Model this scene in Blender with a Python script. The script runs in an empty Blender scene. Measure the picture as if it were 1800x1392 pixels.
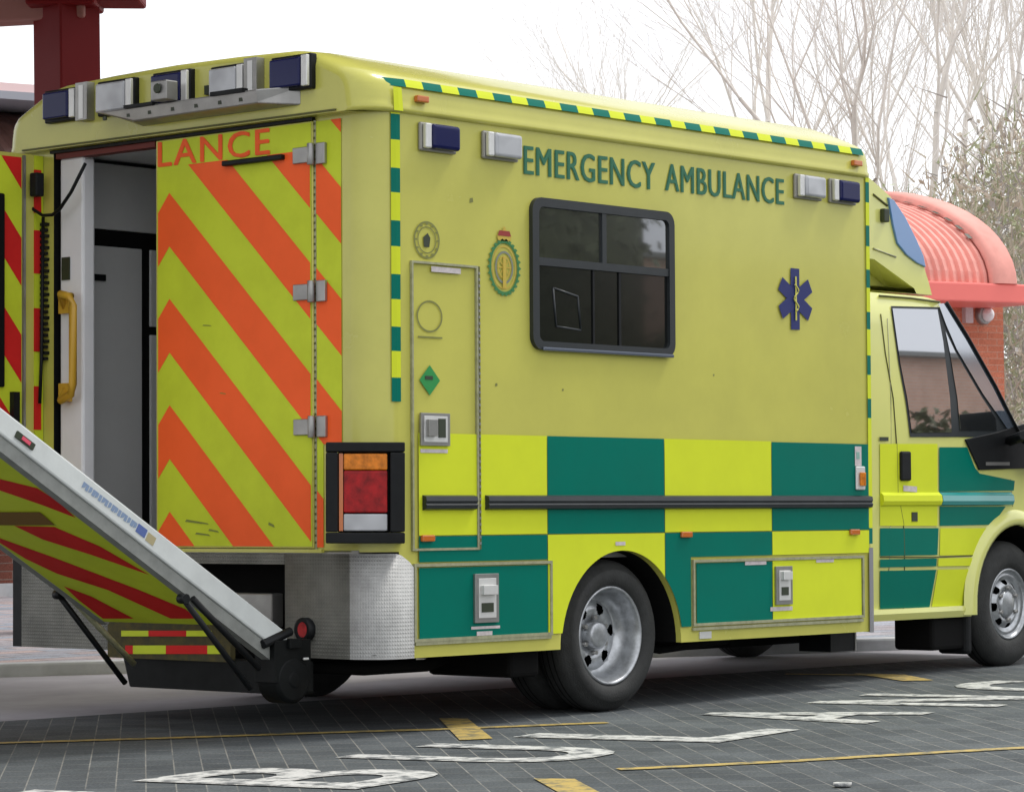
import bpy, math, random
from mathutils import Vector, Matrix
from mathutils.geometry import tessellate_polygon
random.seed(7)
sc = bpy.context.scene
COL = sc.collection
rad = math.radians

# ------------------------------------------------------------------ camera solve
F, PW, PH = 5250.0, 1800.0, 1392.0
C0 = Vector((-8.909, -8.610, 0.9033))                 # camera in the ambulance's own frame
YAW, PITCH, ROLL = rad(41.3957), rad(2.2465), rad(-0.32977)
fw = Vector((math.cos(PITCH)*math.cos(YAW), math.cos(PITCH)*math.sin(YAW), math.sin(PITCH)))
r0 = fw.cross(Vector((0, 0, 1))).normalized(); u0 = r0.cross(fw)
RT = math.cos(ROLL)*r0 + math.sin(ROLL)*u0
UP = -math.sin(ROLL)*r0 + math.cos(ROLL)*u0
T = Matrix.Translation((1.52, 0, 0)) @ Matrix.Rotation(math.atan(0.0135), 4, 'Y') @ Matrix.Translation((-1.52, 0, 0))
R3 = T.to_3x3()
CW = T @ C0

def ray(px, py): return (px-PW/2)/F*RT - (py-PH/2)/F*UP + fw
def S(px, py, y=0.0):                                  # point on a plane y = const of the ambulance
    d = ray(px, py); return C0 + d*((y-C0.y)/d.y)
def RR(px, py, x=0.0):                                 # point on a plane x = const of the ambulance
    d = ray(px, py); return C0 + d*((x-C0.x)/d.x)
def PL(px, py, Q, n):
    d = ray(px, py); return C0 + d*((Vector(Q)-C0).dot(n)/d.dot(n))
def G(px, py, z=0.0):                                  # point on the ground, world frame
    d = R3 @ ray(px, py); return CW + d*((z-CW.z)/d.z)
def Wd(px, py, dist):
    d = R3 @ ray(px, py); return CW + d*dist

cam = bpy.data.cameras.new('camera'); co = bpy.data.objects.new('camera', cam); COL.objects.link(co)
m = Matrix((( RT.x, UP.x, -fw.x), (RT.y, UP.y, -fw.y), (RT.z, UP.z, -fw.z))).to_4x4()
m.translation = C0
co.matrix_world = T @ m
cam.sensor_fit = 'HORIZONTAL'; cam.sensor_width = 36; cam.lens = F/PW*36
cam.clip_start = 0.1; cam.clip_end = 2000
sc.camera = co

# ------------------------------------------------------------------ materials
def mat(name, col, rough=0.5, metal=0.0, coat=0.0, noise=0.0, nscale=3.0, bump=0.0, bscale=60.0, spec=0.5, lo=0.3, hi=0.62, col2=None, detail=4):
    M = bpy.data.materials.new(name); M.use_nodes = True
    N, L = M.node_tree.nodes, M.node_tree.links
    b = N['Principled BSDF']
    b.inputs['Base Color'].default_value = (*col, 1); b.inputs['Roughness'].default_value = rough
    b.inputs['Metallic'].default_value = metal; b.inputs['Coat Weight'].default_value = coat
    b.inputs['Coat Roughness'].default_value = 0.08
    b.inputs['Specular IOR Level'].default_value = spec
    tc = N.new('ShaderNodeTexCoord')
    if noise > 0:
        n = N.new('ShaderNodeTexNoise'); n.inputs['Scale'].default_value = nscale; n.inputs['Detail'].default_value = detail
        n.inputs['Roughness'].default_value = 0.65
        L.new(tc.outputs['Object'], n.inputs['Vector'])
        cr = N.new('ShaderNodeValToRGB')
        c2 = col2 or tuple(c*(1-noise) for c in col)
        cr.color_ramp.elements[0].color = (*c2, 1); cr.color_ramp.elements[1].color = (*col, 1)
        cr.color_ramp.elements[0].position = lo; cr.color_ramp.elements[1].position = hi
        L.new(n.outputs['Fac'], cr.inputs['Fac']); L.new(cr.outputs['Color'], b.inputs['Base Color'])
        mr = N.new('ShaderNodeMapRange'); mr.inputs['To Min'].default_value = min(1, rough+0.12); mr.inputs['To Max'].default_value = max(0, rough-0.05)
        L.new(n.outputs['Fac'], mr.inputs['Value']); L.new(mr.outputs['Result'], b.inputs['Roughness'])
    if bump > 0:
        n2 = N.new('ShaderNodeTexNoise'); n2.inputs['Scale'].default_value = bscale; n2.inputs['Detail'].default_value = 3
        L.new(tc.outputs['Object'], n2.inputs['Vector'])
        bp = N.new('ShaderNodeBump'); bp.inputs['Strength'].default_value = bump; bp.inputs['Distance'].default_value = 0.01
        L.new(n2.outputs['Fac'], bp.inputs['Height']); L.new(bp.outputs['Normal'], b.inputs['Normal'])
    return M

def glassy(name, tint, fac, rough=0.03):
    M = bpy.data.materials.new(name); M.use_nodes = True
    N, L = M.node_tree.nodes, M.node_tree.links
    b = N['Principled BSDF']; b.inputs['Base Color'].default_value = (*tint, 1); b.inputs['Roughness'].default_value = 0.15
    g = N.new('ShaderNodeBsdfGlossy'); g.inputs['Roughness'].default_value = rough; g.inputs['Color'].default_value = (0.9, 0.93, 1, 1)
    mx = N.new('ShaderNodeMixShader'); mx.inputs[0].default_value = fac
    L.new(b.outputs[0], mx.inputs[1]); L.new(g.outputs[0], mx.inputs[2]); L.new(mx.outputs[0], N['Material Output'].inputs['Surface'])
    return M

def diamond_mat(name, col, scale):
    M = mat(name, col, 0.48, 0.15, noise=0.4, nscale=3.5, detail=8, col2=tuple(c*0.5 for c in col))
    N, L = M.node_tree.nodes, M.node_tree.links
    b = N['Principled BSDF']; tc = N.new('ShaderNodeTexCoord')
    sx = N.new('ShaderNodeSeparateXYZ'); L.new(tc.outputs['Object'], sx.inputs[0])
    def mth(op, a, c):
        n = N.new('ShaderNodeMath'); n.operation = op
        for i, v in enumerate((a, c)):
            if isinstance(v, (int, float)): n.inputs[i].default_value = v
            else: L.new(v, n.inputs[i])
        return n.outputs[0]
    h = mth('SUBTRACT', sx.outputs['Y'], sx.outputs['X'])
    A = mth('SINE', mth('MULTIPLY', mth('ADD', h, sx.outputs['Z']), scale), 0)
    B = mth('SINE', mth('MULTIPLY', mth('SUBTRACT', h, sx.outputs['Z']), scale), 0)
    hh = mth('MAXIMUM', mth('MULTIPLY', A, B), 0.0)
    bp = N.new('ShaderNodeBump'); bp.inputs['Strength'].default_value = 0.8; bp.inputs['Distance'].default_value = 0.003
    L.new(hh, bp.inputs['Height']); L.new(bp.outputs['Normal'], b.inputs['Normal'])
    return M

def brick_mat(name, c1, c2, mortar, bw, bh, ms, rot=0.0, plane='XY', rough=0.85, off=0.5, nz=0.35, bump=0.4, fade=False):
    M = bpy.data.materials.new(name); M.use_nodes = True
    N, L = M.node_tree.nodes, M.node_tree.links
    b = N['Principled BSDF']; b.inputs['Roughness'].default_value = rough
    b.inputs['Specular IOR Level'].default_value = 0.15
    tc = N.new('ShaderNodeTexCoord'); mp = N.new('ShaderNodeMapping')
    if plane == 'XY': mp.inputs['Rotation'].default_value = (0, 0, rot)
    L.new(tc.outputs['Object'], mp.inputs['Vector'])
    src = mp.outputs['Vector']
    if plane == 'XZ':
        s = N.new('ShaderNodeSeparateXYZ'); c = N.new('ShaderNodeCombineXYZ'); L.new(src, s.inputs[0])
        ad = N.new('ShaderNodeMath'); ad.operation = 'ADD'; L.new(s.outputs['X'], ad.inputs[0]); L.new(s.outputs['Y'], ad.inputs[1])
        L.new(ad.outputs[0], c.inputs['X']); L.new(s.outputs['Z'], c.inputs['Y']); src = c.outputs[0]
    br = N.new('ShaderNodeTexBrick'); L.new(src, br.inputs['Vector'])
    br.inputs['Scale'].default_value = 1.0; br.inputs['Brick Width'].default_value = bw; br.inputs['Row Height'].default_value = bh
    br.inputs['Mortar Size'].default_value = ms; br.inputs['Mortar Smooth'].default_value = 0.3; br.offset = off
    br.inputs['Color1'].default_value = (*c1, 1); br.inputs['Color2'].default_value = (*c2, 1); br.inputs['Mortar'].default_value = (*mortar, 1)
    bcol = br.outputs['Color']
    if fade:
        nf = N.new('ShaderNodeTexNoise'); nf.inputs['Scale'].default_value = 2.3; nf.inputs['Detail'].default_value = 6; L.new(tc.outputs['Object'], nf.inputs['Vector'])
        rf = N.new('ShaderNodeMapRange'); rf.inputs['From Min'].default_value = 0.45; rf.inputs['From Max'].default_value = 0.72; L.new(nf.outputs['Fac'], rf.inputs['Value'])
        mf = N.new('ShaderNodeMix'); mf.data_type = 'RGBA'; L.new(rf.outputs[0], mf.inputs['Factor']); L.new(br.outputs['Color'], mf.inputs['A'])
        br2 = N.new('ShaderNodeTexBrick'); L.new(src, br2.inputs['Vector'])
        for q_ in ('Scale', 'Brick Width', 'Row Height', 'Mortar Smooth', 'Color1', 'Color2'): br2.inputs[q_].default_value = br.inputs[q_].default_value
        br2.offset = off; br2.inputs['Mortar Size'].default_value = ms*0.8; br2.inputs['Mortar'].default_value = (*[c*0.85 for c in c2], 1)
        L.new(br2.outputs['Color'], mf.inputs['B']); bcol = mf.outputs['Result']
    n = N.new('ShaderNodeTexNoise'); n.inputs['Scale'].default_value = 1.1; n.inputs['Detail'].default_value = 8; n.inputs['Roughness'].default_value = 0.7
    L.new(tc.outputs['Object'], n.inputs['Vector'])
    mr = N.new('ShaderNodeMapRange'); mr.inputs['From Min'].default_value = 0.3; mr.inputs['From Max'].default_value = 0.7
    mr.inputs['To Min'].default_value = 1-nz; mr.inputs['To Max'].default_value = 1+nz*0.5
    L.new(n.outputs['Fac'], mr.inputs['Value'])
    n3 = N.new('ShaderNodeTexNoise'); n3.inputs['Scale'].default_value = 90; n3.inputs['Detail'].default_value = 2
    L.new(tc.outputs['Object'], n3.inputs['Vector'])
    mr3 = N.new('ShaderNodeMapRange'); mr3.inputs['From Min'].default_value = 0.3; mr3.inputs['From Max'].default_value = 0.7
    mr3.inputs['To Min'].default_value = 0.72; mr3.inputs['To Max'].default_value = 1.28
    L.new(n3.outputs['Fac'], mr3.inputs['Value'])
    mu = N.new('ShaderNodeMath'); mu.operation = 'MULTIPLY'; L.new(mr.outputs[0], mu.inputs[0]); L.new(mr3.outputs[0], mu.inputs[1])
    vm = N.new('ShaderNodeVectorMath'); vm.operation = 'SCALE'; L.new(bcol, vm.inputs[0]); L.new(mu.outputs[0], vm.inputs['Scale'])
    L.new(vm.outputs[0], b.inputs['Base Color'])
    bp = N.new('ShaderNodeBump'); bp.inputs['Strength'].default_value = bump; bp.inputs['Distance'].default_value = 0.004
    L.new(n3.outputs['Fac'], bp.inputs['Height']); L.new(bp.outputs['Normal'], b.inputs['Normal'])
    return M

m_paint = mat('khaki_yellow_paint', (0.585, 0.565, 0.118), 0.22, coat=0.3, noise=0.13, nscale=1.6, spec=0.35, bump=0.10, bscale=2.2, detail=7)
m_cabpaint = mat('cab_yellow_paint', (0.72, 0.73, 0.22), 0.2, coat=0.7, noise=0.05, nscale=2)
m_yel = mat('reflective_yellow', (0.67, 0.75, 0.035), 0.32, spec=0.12, coat=0.0, noise=0.06, nscale=3)
m_grn = mat('reflective_green', (0.0, 0.165, 0.118), 0.28, spec=0.12, coat=0.0, noise=0.08, nscale=3)
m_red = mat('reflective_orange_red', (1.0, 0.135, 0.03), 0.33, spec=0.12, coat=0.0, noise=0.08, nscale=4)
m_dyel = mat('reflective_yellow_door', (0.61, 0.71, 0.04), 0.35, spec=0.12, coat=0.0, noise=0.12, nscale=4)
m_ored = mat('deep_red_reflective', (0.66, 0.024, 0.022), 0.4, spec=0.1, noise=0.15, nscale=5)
m_black = mat('black_plastic', (0.008, 0.009, 0.010), 0.45, spec=0.22, noise=0.3, nscale=14)
m_rub = mat('rub_strip_rubber', (0.018, 0.023, 0.026), 0.38, noise=0.2, nscale=10)
m_under = mat('underbody_black', (0.006, 0.006, 0.006), 0.85, spec=0.15)
m_tyre = mat('tyre_rubber', (0.028, 0.029, 0.028), 0.7, noise=0.35, nscale=12, bump=0.3, bscale=140)
m_rim = mat('silver_wheel_paint', (0.52, 0.54, 0.56), 0.3, 0.75, noise=0.35, nscale=16, col2=(0.28, 0.29, 0.30))
m_alu = mat('worn_aluminium', (0.72, 0.72, 0.70), 0.38, 0.45, noise=0.1, nscale=8)
m_steel = mat('brushed_steel', (0.36, 0.355, 0.34), 0.35, 0.7, noise=0.18, nscale=9)
m_tread = diamond_mat('diamond_tread_plate', (0.50, 0.50, 0.485), 200.0)
m_shade_grime = diamond_mat('shaded_grimy_tread_plate', (0.20, 0.20, 0.175), 200.0)  # grime and the rear's shade both put into a darker plate colour
m_trim = mat('locker_trim', (0.42, 0.42, 0.26), 0.4, 0.3, noise=0.3, nscale=30)
m_seam = mat('dark_seam', (0.11, 0.11, 0.03), 0.7)
m_grey = mat('interior_grey', (0.66, 0.67, 0.67), 0.45, noise=0.06, nscale=4)
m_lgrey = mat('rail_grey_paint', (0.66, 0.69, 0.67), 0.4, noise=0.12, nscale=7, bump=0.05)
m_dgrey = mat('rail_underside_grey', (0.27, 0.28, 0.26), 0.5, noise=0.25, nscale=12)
m_white = mat('white_panel', (0.88, 0.88, 0.90), 0.4, noise=0.06, nscale=5)
m_handle = mat('ochre_grab_handle', (0.62, 0.36, 0.035), 0.35)
m_blue = mat('blue_lens', (0.006, 0.009, 0.07), 0.15, coat=0.0, spec=0.25)
m_lblue = mat('pale_blue_lens', (0.10, 0.24, 0.50), 0.1, coat=1.0)
m_clear = mat('clear_lens', (0.46, 0.47, 0.49), 0.15, coat=0.6, noise=0.3, nscale=9, detail=1)
m_amber = mat('amber_lens', (0.80, 0.24, 0.015), 0.2, coat=0.0, noise=0.5, nscale=24, spec=0.3)
m_marker = mat('marker_amber', (0.55, 0.14, 0.02), 0.2, coat=0.6)
m_tred = mat('red_lens', (0.42, 0.006, 0.008), 0.2, coat=0.0, noise=0.6, nscale=18, spec=0.3)
m_glass = glassy('dark_tinted_glass', (0.006, 0.007, 0.006), 0.05)
m_glass2 = glassy('box_window_reflecting_glass', (0.02, 0.022, 0.016), 0.22, 0.02)
m_cglass = glassy('cab_glass', (0.008, 0.010, 0.010), 0.48, 0.015)
m_wglass = glassy('windscreen_glass', (0.10, 0.13, 0.17), 0.42, 0.05)
m_text = mat('green_lettering', (0.015, 0.14, 0.07), 0.4)
m_gold = mat('crest_gold', (0.55, 0.40, 0.05), 0.4)
m_cgrey = mat('crest_grey', (0.20, 0.22, 0.17), 0.5)
m_cgreen = mat('crest_green', (0.04, 0.20, 0.06), 0.4)
m_olive = mat('olive_outline', (0.20, 0.21, 0.05), 0.5)
m_dark = mat('dark_print', (0.03, 0.04, 0.02), 0.5)
m_navy = mat('navy_star', (0.008, 0.016, 0.13), 0.5)
m_pinkw = mat('faded_label_white', (0.62, 0.56, 0.56), 0.5, noise=0.2, nscale=50)
m_gem = mat('green_diamond_sticker', (0.02, 0.27, 0.06), 0.4)

# ------------------------------------------------------------------ mesh helpers
class MB:
    def __init__(s): s.v = []; s.f = []; s.mi = []; s.ms = []; s.sm = []
    def slot(s, m):
        if m not in s.ms: s.ms.append(m)
        return s.ms.index(m)
    def face(s, pts, m, smooth=False):
        i = len(s.v); s.v += [tuple(p) for p in pts]; s.f.append(tuple(range(i, i+len(pts)))); s.mi.append(s.slot(m)); s.sm.append(smooth)
    def mesh(s, vs, fs, m, smooth=False):
        i = len(s.v); s.v += [tuple(p) for p in vs]; k = s.slot(m)
        for f in fs: s.f.append(tuple(i+j for j in f)); s.mi.append(k); s.sm.append(smooth)
    def box(s, a, b, m):
        x0, y0, z0 = a; x1, y1, z1 = b
        v = [(x, y, z) for x in (x0, x1) for y in (y0, y1) for z in (z0, z1)]
        s.mesh(v, [(0,1,3,2), (4,6,7,5), (0,4,5,1), (2,3,7,6), (0,2,6,4), (1,5,7,3)], m)
    def obox(s, o, ax, ay, az, m):                     # box from corner and three edge vectors
        o, ax, ay, az = map(Vector, (o, ax, ay, az))
        v = [o+ax*i+ay*j+az*k for i in (0, 1) for j in (0, 1) for k in (0, 1)]
        s.mesh(v, [(0,1,3,2), (4,6,7,5), (0,4,5,1), (2,3,7,6), (0,2,6,4), (1,5,7,3)], m)
    def prism(s, pts, d, m, ms=None):                  # polygon extruded by vector d (concave allowed)
        pts = [Vector(p) for p in pts]; d = Vector(d); n = len(pts); q = [p+d for p in pts]
        tri = tessellate_polygon([pts])
        s.mesh(pts, [tuple(t) for t in tri], m); s.mesh(q, [tuple(reversed(t)) for t in tri], m)
        for i in range(n): j = (i+1) % n; s.face([pts[i], pts[j], q[j], q[i]], ms or m)
    def poly(s, pts, m):
        pts = [Vector(p) for p in pts]
        s.mesh(pts, [tuple(t) for t in tessellate_polygon([pts])], m)
    def grid(s, rows, m, smooth=True, close=False):
        nr, nc = len(rows), len(rows[0]); v = [p for r in rows for p in r]; f = []
        for i in range(nr-1):
            for j in range(nc if close else nc-1):
                k = (j+1) % nc; f.append((i*nc+j, i*nc+k, (i+1)*nc+k, (i+1)*nc+j))
        s.mesh(v, f, m, smooth)
    def tube(s, pts, r, m, n=8, caps=True):
        pts = [Vector(p) for p in pts]; rows = []
        if not hasattr(r, '__len__'): r = [r]*len(pts)
        for i, p in enumerate(pts):
            t = (pts[min(i+1, len(pts)-1)]-pts[max(i-1, 0)]).normalized()
            a = t.cross(Vector((0, 0, 1)) if abs(t.z) < 0.9 else Vector((1, 0, 0))).normalized(); b = t.cross(a)
            rows.append([p+(a*math.cos(2*math.pi*k/n)+b*math.sin(2*math.pi*k/n))*r[i] for k in range(n)])
        s.grid(rows, m, True, True)
        if caps: s.face(rows[0], m); s.face(rows[-1][::-1], m)
    def lathe_y(s, c, prof, m, n=48, smooth=True):     # prof: (radius, y offset), axis along y through c
        rows = [[(c[0]+r*math.cos(2*math.pi*k/n), c[1]+y, c[2]+r*math.sin(2*math.pi*k/n)) for k in range(n)] for r, y in prof]
        s.grid(rows, m, smooth, True)
    def build(s, name, parent=None, bevel=0.0, seg=2, solid=0.0, label=None):
        me = bpy.data.meshes.new(name); me.from_pydata(s.v, [], s.f)
        for mm in s.ms: me.materials.append(mm)
        me.polygons.foreach_set('material_index', s.mi); me.polygons.foreach_set('use_smooth', s.sm); me.update()
        import bmesh
        bm = bmesh.new(); bm.from_mesh(me); bmesh.ops.remove_doubles(bm, verts=bm.verts, dist=1e-5)
        bmesh.ops.recalc_face_normals(bm, faces=bm.faces); bm.to_mesh(me); bm.free()
        o = bpy.data.objects.new(name, me); COL.objects.link(o)
        if parent is not None: o.parent = parent
        if bevel:
            b = o.modifiers.new('bevel', 'BEVEL'); b.width = bevel; b.segments = seg; b.limit_method = 'ANGLE'; b.angle_limit = rad(40)
        if label: o['label'] = label
        return o

def tag(o, label=None, cat=None, group=None, kind=None):
    if label: o['label'] = label
    if cat: o['category'] = cat
    if group: o['group'] = group
    if kind: o['kind'] = kind
    return o
def empty(name, mw, label, cat, group=None):
    o = bpy.data.objects.new(name, None); COL.objects.link(o); o.matrix_world = mw; o.empty_display_size = 0.3
    return tag(o, label, cat, group)

# ================================================================== AMBULANCE
amb = empty('ambulance', T, 'yellow and green box-bodied ambulance with its tail lift half lowered', 'ambulance')
WB = 2.36
ARC = (1.605, 0.30, 0.432)
def arch_z(x, base=0.30):
    dx = x-ARC[0]
    if abs(dx) >= ARC[2]: return base
    return max(base, ARC[1]+math.sqrt(ARC[2]**2-dx*dx))

def side_patch(mb, x0, x1, z0, z1, y, m, t=0.0):
    xs = [x0]
    a, b = ARC[0]-ARC[2], ARC[0]+ARC[2]
    cand = [a+0.5*(1-math.cos(math.pi*k/40))*(b-a) for k in range(41)]
    xs += [c for c in cand if x0+1e-4 < c < x1-1e-4]; xs.append(x1)
    for p, q in zip(xs, xs[1:]):
        zp, zq = max(z0, arch_z(p, z0)), max(z0, arch_z(q, z0))
        if zp >= z1-1e-4 and zq >= z1-1e-4: continue
        mb.face([(p, y, min(zp, z1)), (q, y, min(zq, z1)), (q, y, z1), (p, y, z1)], m)

# ---- body shell
b = MB()
SK = 0.30
def skirt(x): return SK
side_patch(b, 0.14, 3.575, SK, 2.59, 0.0, m_paint)
# arch lip and inner wheel housing
for k in range(40):
    a0, a1 = math.pi*k/40, math.pi*(k+1)/40
    p = [(ARC[0]+ARC[2]*math.cos(a), ARC[1]+ARC[2]*math.sin(a)) for a in (a0, a1)]
    b.face([(p[0][0], 0, p[0][1]), (p[1][0], 0, p[1][1]), (p[1][0], 0.03, p[1][1]), (p[0][0], 0.03, p[0][1])], m_paint)
    b.face([(p[0][0], 0.03, p[0][1]), (p[1][0], 0.03, p[1][1]), (p[1][0], 0.62, p[1][1]), (p[0][0], 0.62, p[0][1])], m_under)
b.poly([(ARC[0]+ARC[2]*math.cos(math.pi*k/20), 0.62, ARC[1]+ARC[2]*math.sin(math.pi*k/20)) for k in range(21)], m_under)
RC = 0.14
arc = [(RC-RC*math.cos(t), RC-RC*math.sin(t)) for t in [math.pi/2*k/10 for k in range(11)]]   # (x,y) from rear face to side
rows = [[(x, y, z) for (x, y) in arc] for z in (0.745, 1.2, 1.8, 2.59)]
b.grid(rows, m_paint)
b.face([(0, RC, 0.745), (0, 0.345, 0.745), (0, 0.345, 2.59), (0, RC, 2.59)], m_paint)
# front corner of box
arcf = [(3.575+0.025*math.sin(t), 0.025-0.025*math.cos(t)) for t in [math.pi/2*k/8 for k in range(9)]]
b.grid([[(x, y, z) for (x, y) in arcf] for z in (SK, 1.5, 2.59)], m_paint)
b.face([(3.60, 0.025, SK), (3.60, WB-0.05, SK), (3.60, WB-0.05, 2.60), (3.60, 0.025, 2.60)], m_paint)
# left wall
b.face([(0.1, WB, SK), (3.59, WB, SK), (3.59, WB, 2.59), (0.1, WB, 2.59)], m_paint)
b.face([(0, 2.055, 0.745), (0, WB-0.1, 0.745), (0, WB-0.1, 2.59), (0, 2.055, 2.59)], m_paint)
b.face([(0, WB-0.1, 0.745), (0.1, WB, 0.745), (0.1, WB, 2.59), (0, WB-0.1, 2.59)], m_paint)
# jambs
b.face([(0, 2.055, 0.745), (0.12, 2.055, 0.745), (0.12, 2.055, 2.575), (0, 2.055, 2.575)], m_black)
b.face([(0, 0.345, 0.745), (0.12, 0.345, 0.745), (0.12, 0.345, 2.575), (0, 0.345, 2.575)], m_black)
b.face([(0, 0.345, 2.575), (0, 2.055, 2.575), (0, 2.055, 2.59), (0, 0.345, 2.59)], m_paint)
b.face([(0, 0.345, 2.575), (0, 2.055, 2.575), (0.12, 2.055, 2.575), (0.12, 0.345, 2.575)], m_black)
# roof, cove and header as one loft
half = [(0.0, 2.585), (-0.016, 2.590), (-0.020, 2.603), (-0.012, 2.618), (-0.010, 2.64), (-0.006, 2.67), (0.0, 2.70), (0.012, 2.725), (0.04, 2.752), (0.10, 2.780), (0.20, 2.822), (0.30, 2.858), (0.40, 2.874), (0.75, 2.886), (1.18, 2.892)]
prof = half+[(WB-y, z) for y, z in half[-2::-1]]
def sect(x, iy, iz):
    out = []
    for y, z in prof:
        k = (z-2.585)/0.307
        yy = WB/2+(y-WB/2)*(1-iy/(WB/2)); out.append((x, yy, z-iz*k))
    return out
st = [(-0.060, 0.115, 0.030), (-0.052, 0.085, 0.012), (-0.03, 0.052, 0.003), (0.0, 0.027, 0), (0.05, 0.008, 0), (0.12, 0.0, 0), (1.2, 0, 0), (2.4, 0, 0), (3.48, 0, 0), (3.55, 0.001, 0.004), (3.585, 0.006, 0.014), (3.60, 0.02, 0.03)]
rows = [sect(*s) for s in st]
b.grid(rows, m_paint)
b.poly(rows[0], m_paint); b.poly(rows[-1], m_paint)
b.poly([(-0.06, 0.115, 2.585), (0.12, 0.0, 2.585), (0.12, WB, 2.585), (-0.06, WB-0.115, 2.585)], m_paint)
# underside and sill
b.face([(0.02, 0.03, SK+0.02), (1.173, 0.03, SK+0.02), (1.173, WB-0.03, SK+0.02), (0.02, WB-0.03, SK+0.02)], m_under)
b.face([(2.037, 0.03, SK+0.02), (3.58, 0.03, SK+0.02), (3.58, WB-0.03, SK+0.02), (2.037, WB-0.03, SK+0.02)], m_under)
b.face([(1.173, 0.62, SK+0.1), (2.037, 0.62, SK+0.1), (2.037, WB-0.62, SK+0.1), (1.173, WB-0.62, SK+0.1)], m_under)
body = b.build('body', amb)

# pale sill rail lines under the lockers
for xa_, xb_ in ((0.228, 1.10), (2.115, 3.50)):
    b = MB(); b.box((xa_, -0.012, 0.352), (xb_, -0.001, 0.366), m_trim); b.build('sill_trim', amb)
# interior
b = MB()
b.box((0.0, 0.10, 0.70), (3.4, WB-0.1, 0.752), m_steel)
b.face([(0.12, 2.20, 0.75), (3.4, 2.20, 0.75), (3.4, 2.20, 2.58), (0.12, 2.20, 2.58)], m_grey)
b.face([(3.4, 0.1, 0.75), (3.4, 2.2, 0.75), (3.4, 2.2, 2.58), (3.4, 0.1, 2.58)], m_grey)
b.face([(0.12, 0.12, 0.75), (3.4, 0.12, 0.75), (3.4, 0.12, 2.58), (0.12, 0.12, 2.58)], m_grey)
b.face([(0.12, 0.1, 2.575), (3.4, 0.1, 2.575), (3.4, 2.2, 2.575), (0.12, 2.2, 2.575)], m_white)
b.build('interior_lining', amb)
cab = MB()
yi = 2.06
cab.box((0.17, yi+0.012, 0.76), (1.6, 2.19, 2.56), m_under)
cab.box((0.215, yi, 2.245), (1.5, yi+0.02, 2.555), m_grey)
cab.box((0.215, yi, 0.78), (0.545, yi+0.02, 2.165), m_grey)
cab.box((0.60, yi, 1.80), (1.5, yi+0.02, 2.165), m_grey)
cab.box((0.60, yi, 0.78), (1.5, yi+0.02, 1.76), m_grey)
cb = cab.build('interior_cupboard', amb, bevel=0.004)
h = MB(); h.box((0.235, yi-0.012, 2.00), (0.31, yi-0.001, 2.03), m_black); h.build('catch', cb)
h = MB(); h.box((0.0, 1.36, 2.545), (0.06, 2.04, 2.573), mat('dark_red_seal', (0.16, 0.02, 0.015), 0.6)); h.build('door_seal', amb)
b = MB(); b.box((0.015, 1.868, 0.76), (0.09, 2.030, 2.548), m_white)
post = b.build('entrance_post', amb, bevel=0.012)
b = MB(); b.box((0.008, 1.955, 1.985), (0.014, 2.01, 2.09), m_dark); b.build('switch_panel', post)
b = MB()
hy = 1.875; 
b.tube([(0.01, 1.975, 1.85), (-0.02, 1.975, 1.905), (-0.045, 1.95, 1.915), (-0.055, 1.87, 1.90), (-0.055, 1.855, 1.86), (-0.055, 1.855, 1.50), (-0.055, 1.87, 1.455), (-0.045, 1.95, 1.43), (-0.02, 1.975, 1.435), (0.01, 1.975, 1.49)], 0.019, m_handle, 10)
b.box((-0.01, 1.94, 1.83), (0.014, 2.01, 1.915), m_handle); b.box((-0.01, 1.94, 1.425), (0.014, 2.01, 1.51), m_handle)
b.build('grab_handle', amb)

# ---- chevron helper (reflective bands on rear-facing panels)
def clip(poly, y0, y1, z0, z1):
    def cut(P, f):
        out = []
        for i in range(len(P)):
            a, c = P[i], P[(i+1) % len(P)]; fa, fc = f(a), f(c)
            if fa >= 0: out.append(a)
            if (fa >= 0) != (fc >= 0):
                t = fa/(fa-fc); out.append((a[0]+(c[0]-a[0])*t, a[1]+(c[1]-a[1])*t))
        return out
    for f in (lambda p: p[0]-y0, lambda p: y1-p[0], lambda p: p[1]-z0, lambda p: z1-p[1]):
        poly = cut(poly, f)
        if not poly: return []
    return poly
YV = 1.245
def bands(y0, y1, z0, z1):
    out = []
    for k in range(-4, 6):
        zt = 2.329+0.470*k; zb = zt-0.238
        for pl in ([(YV, zt), (YV-2, zt-2*0.943), (YV-2, zb-2*0.943), (YV, zb)], [(YV, zt), (YV, zb), (YV+1, zb-1.15), (YV+1, zt-1.15)]):
            c = clip(pl, y0, y1, z0, z1)
            if len(c) > 2: out.append(c)
    return out

# rear right door
b = MB(); b.box((-0.014, 0.350, 0.760), (0.035, 1.337, 2.568), m_paint)
door = b.build('rear_door', amb, bevel=0.004, label='closed right rear door with orange and yellow chevrons')
b = MB(); b.face([(-0.016, 0.356, 0.768), (-0.016, 1.325, 0.768), (-0.016, 1.325, 2.562), (-0.016, 0.356, 2.562)], m_dyel)
for c in bands(0.362, 1.320, 0.768, 2.445): b.face([(-0.0175, y, z) for y, z in c], m_red)
for (y, z, w, hh) in ((1.09, 0.875, 0.055, 0.010), (1.02, 0.868, 0.03, 0.006), (0.60, 0.86, 0.02, 0.012), (1.03, 0.82, 0.05, 0.008), (0.96, 0.835, 0.035, 0.008), (0.9, 1.43, 0.02, 0.004), (1.0, 1.73, 0.03, 0.004)):
    b.face([(-0.0185, y-w, z-hh), (-0.0185, y+w, z), (-0.0185, y+w*0.8, z+hh), (-0.0185, y-w*0.7, z)], mat('scuff', (0.22, 0.26, 0.05), 0.8))
b.build('chevron_marking', door)
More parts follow.
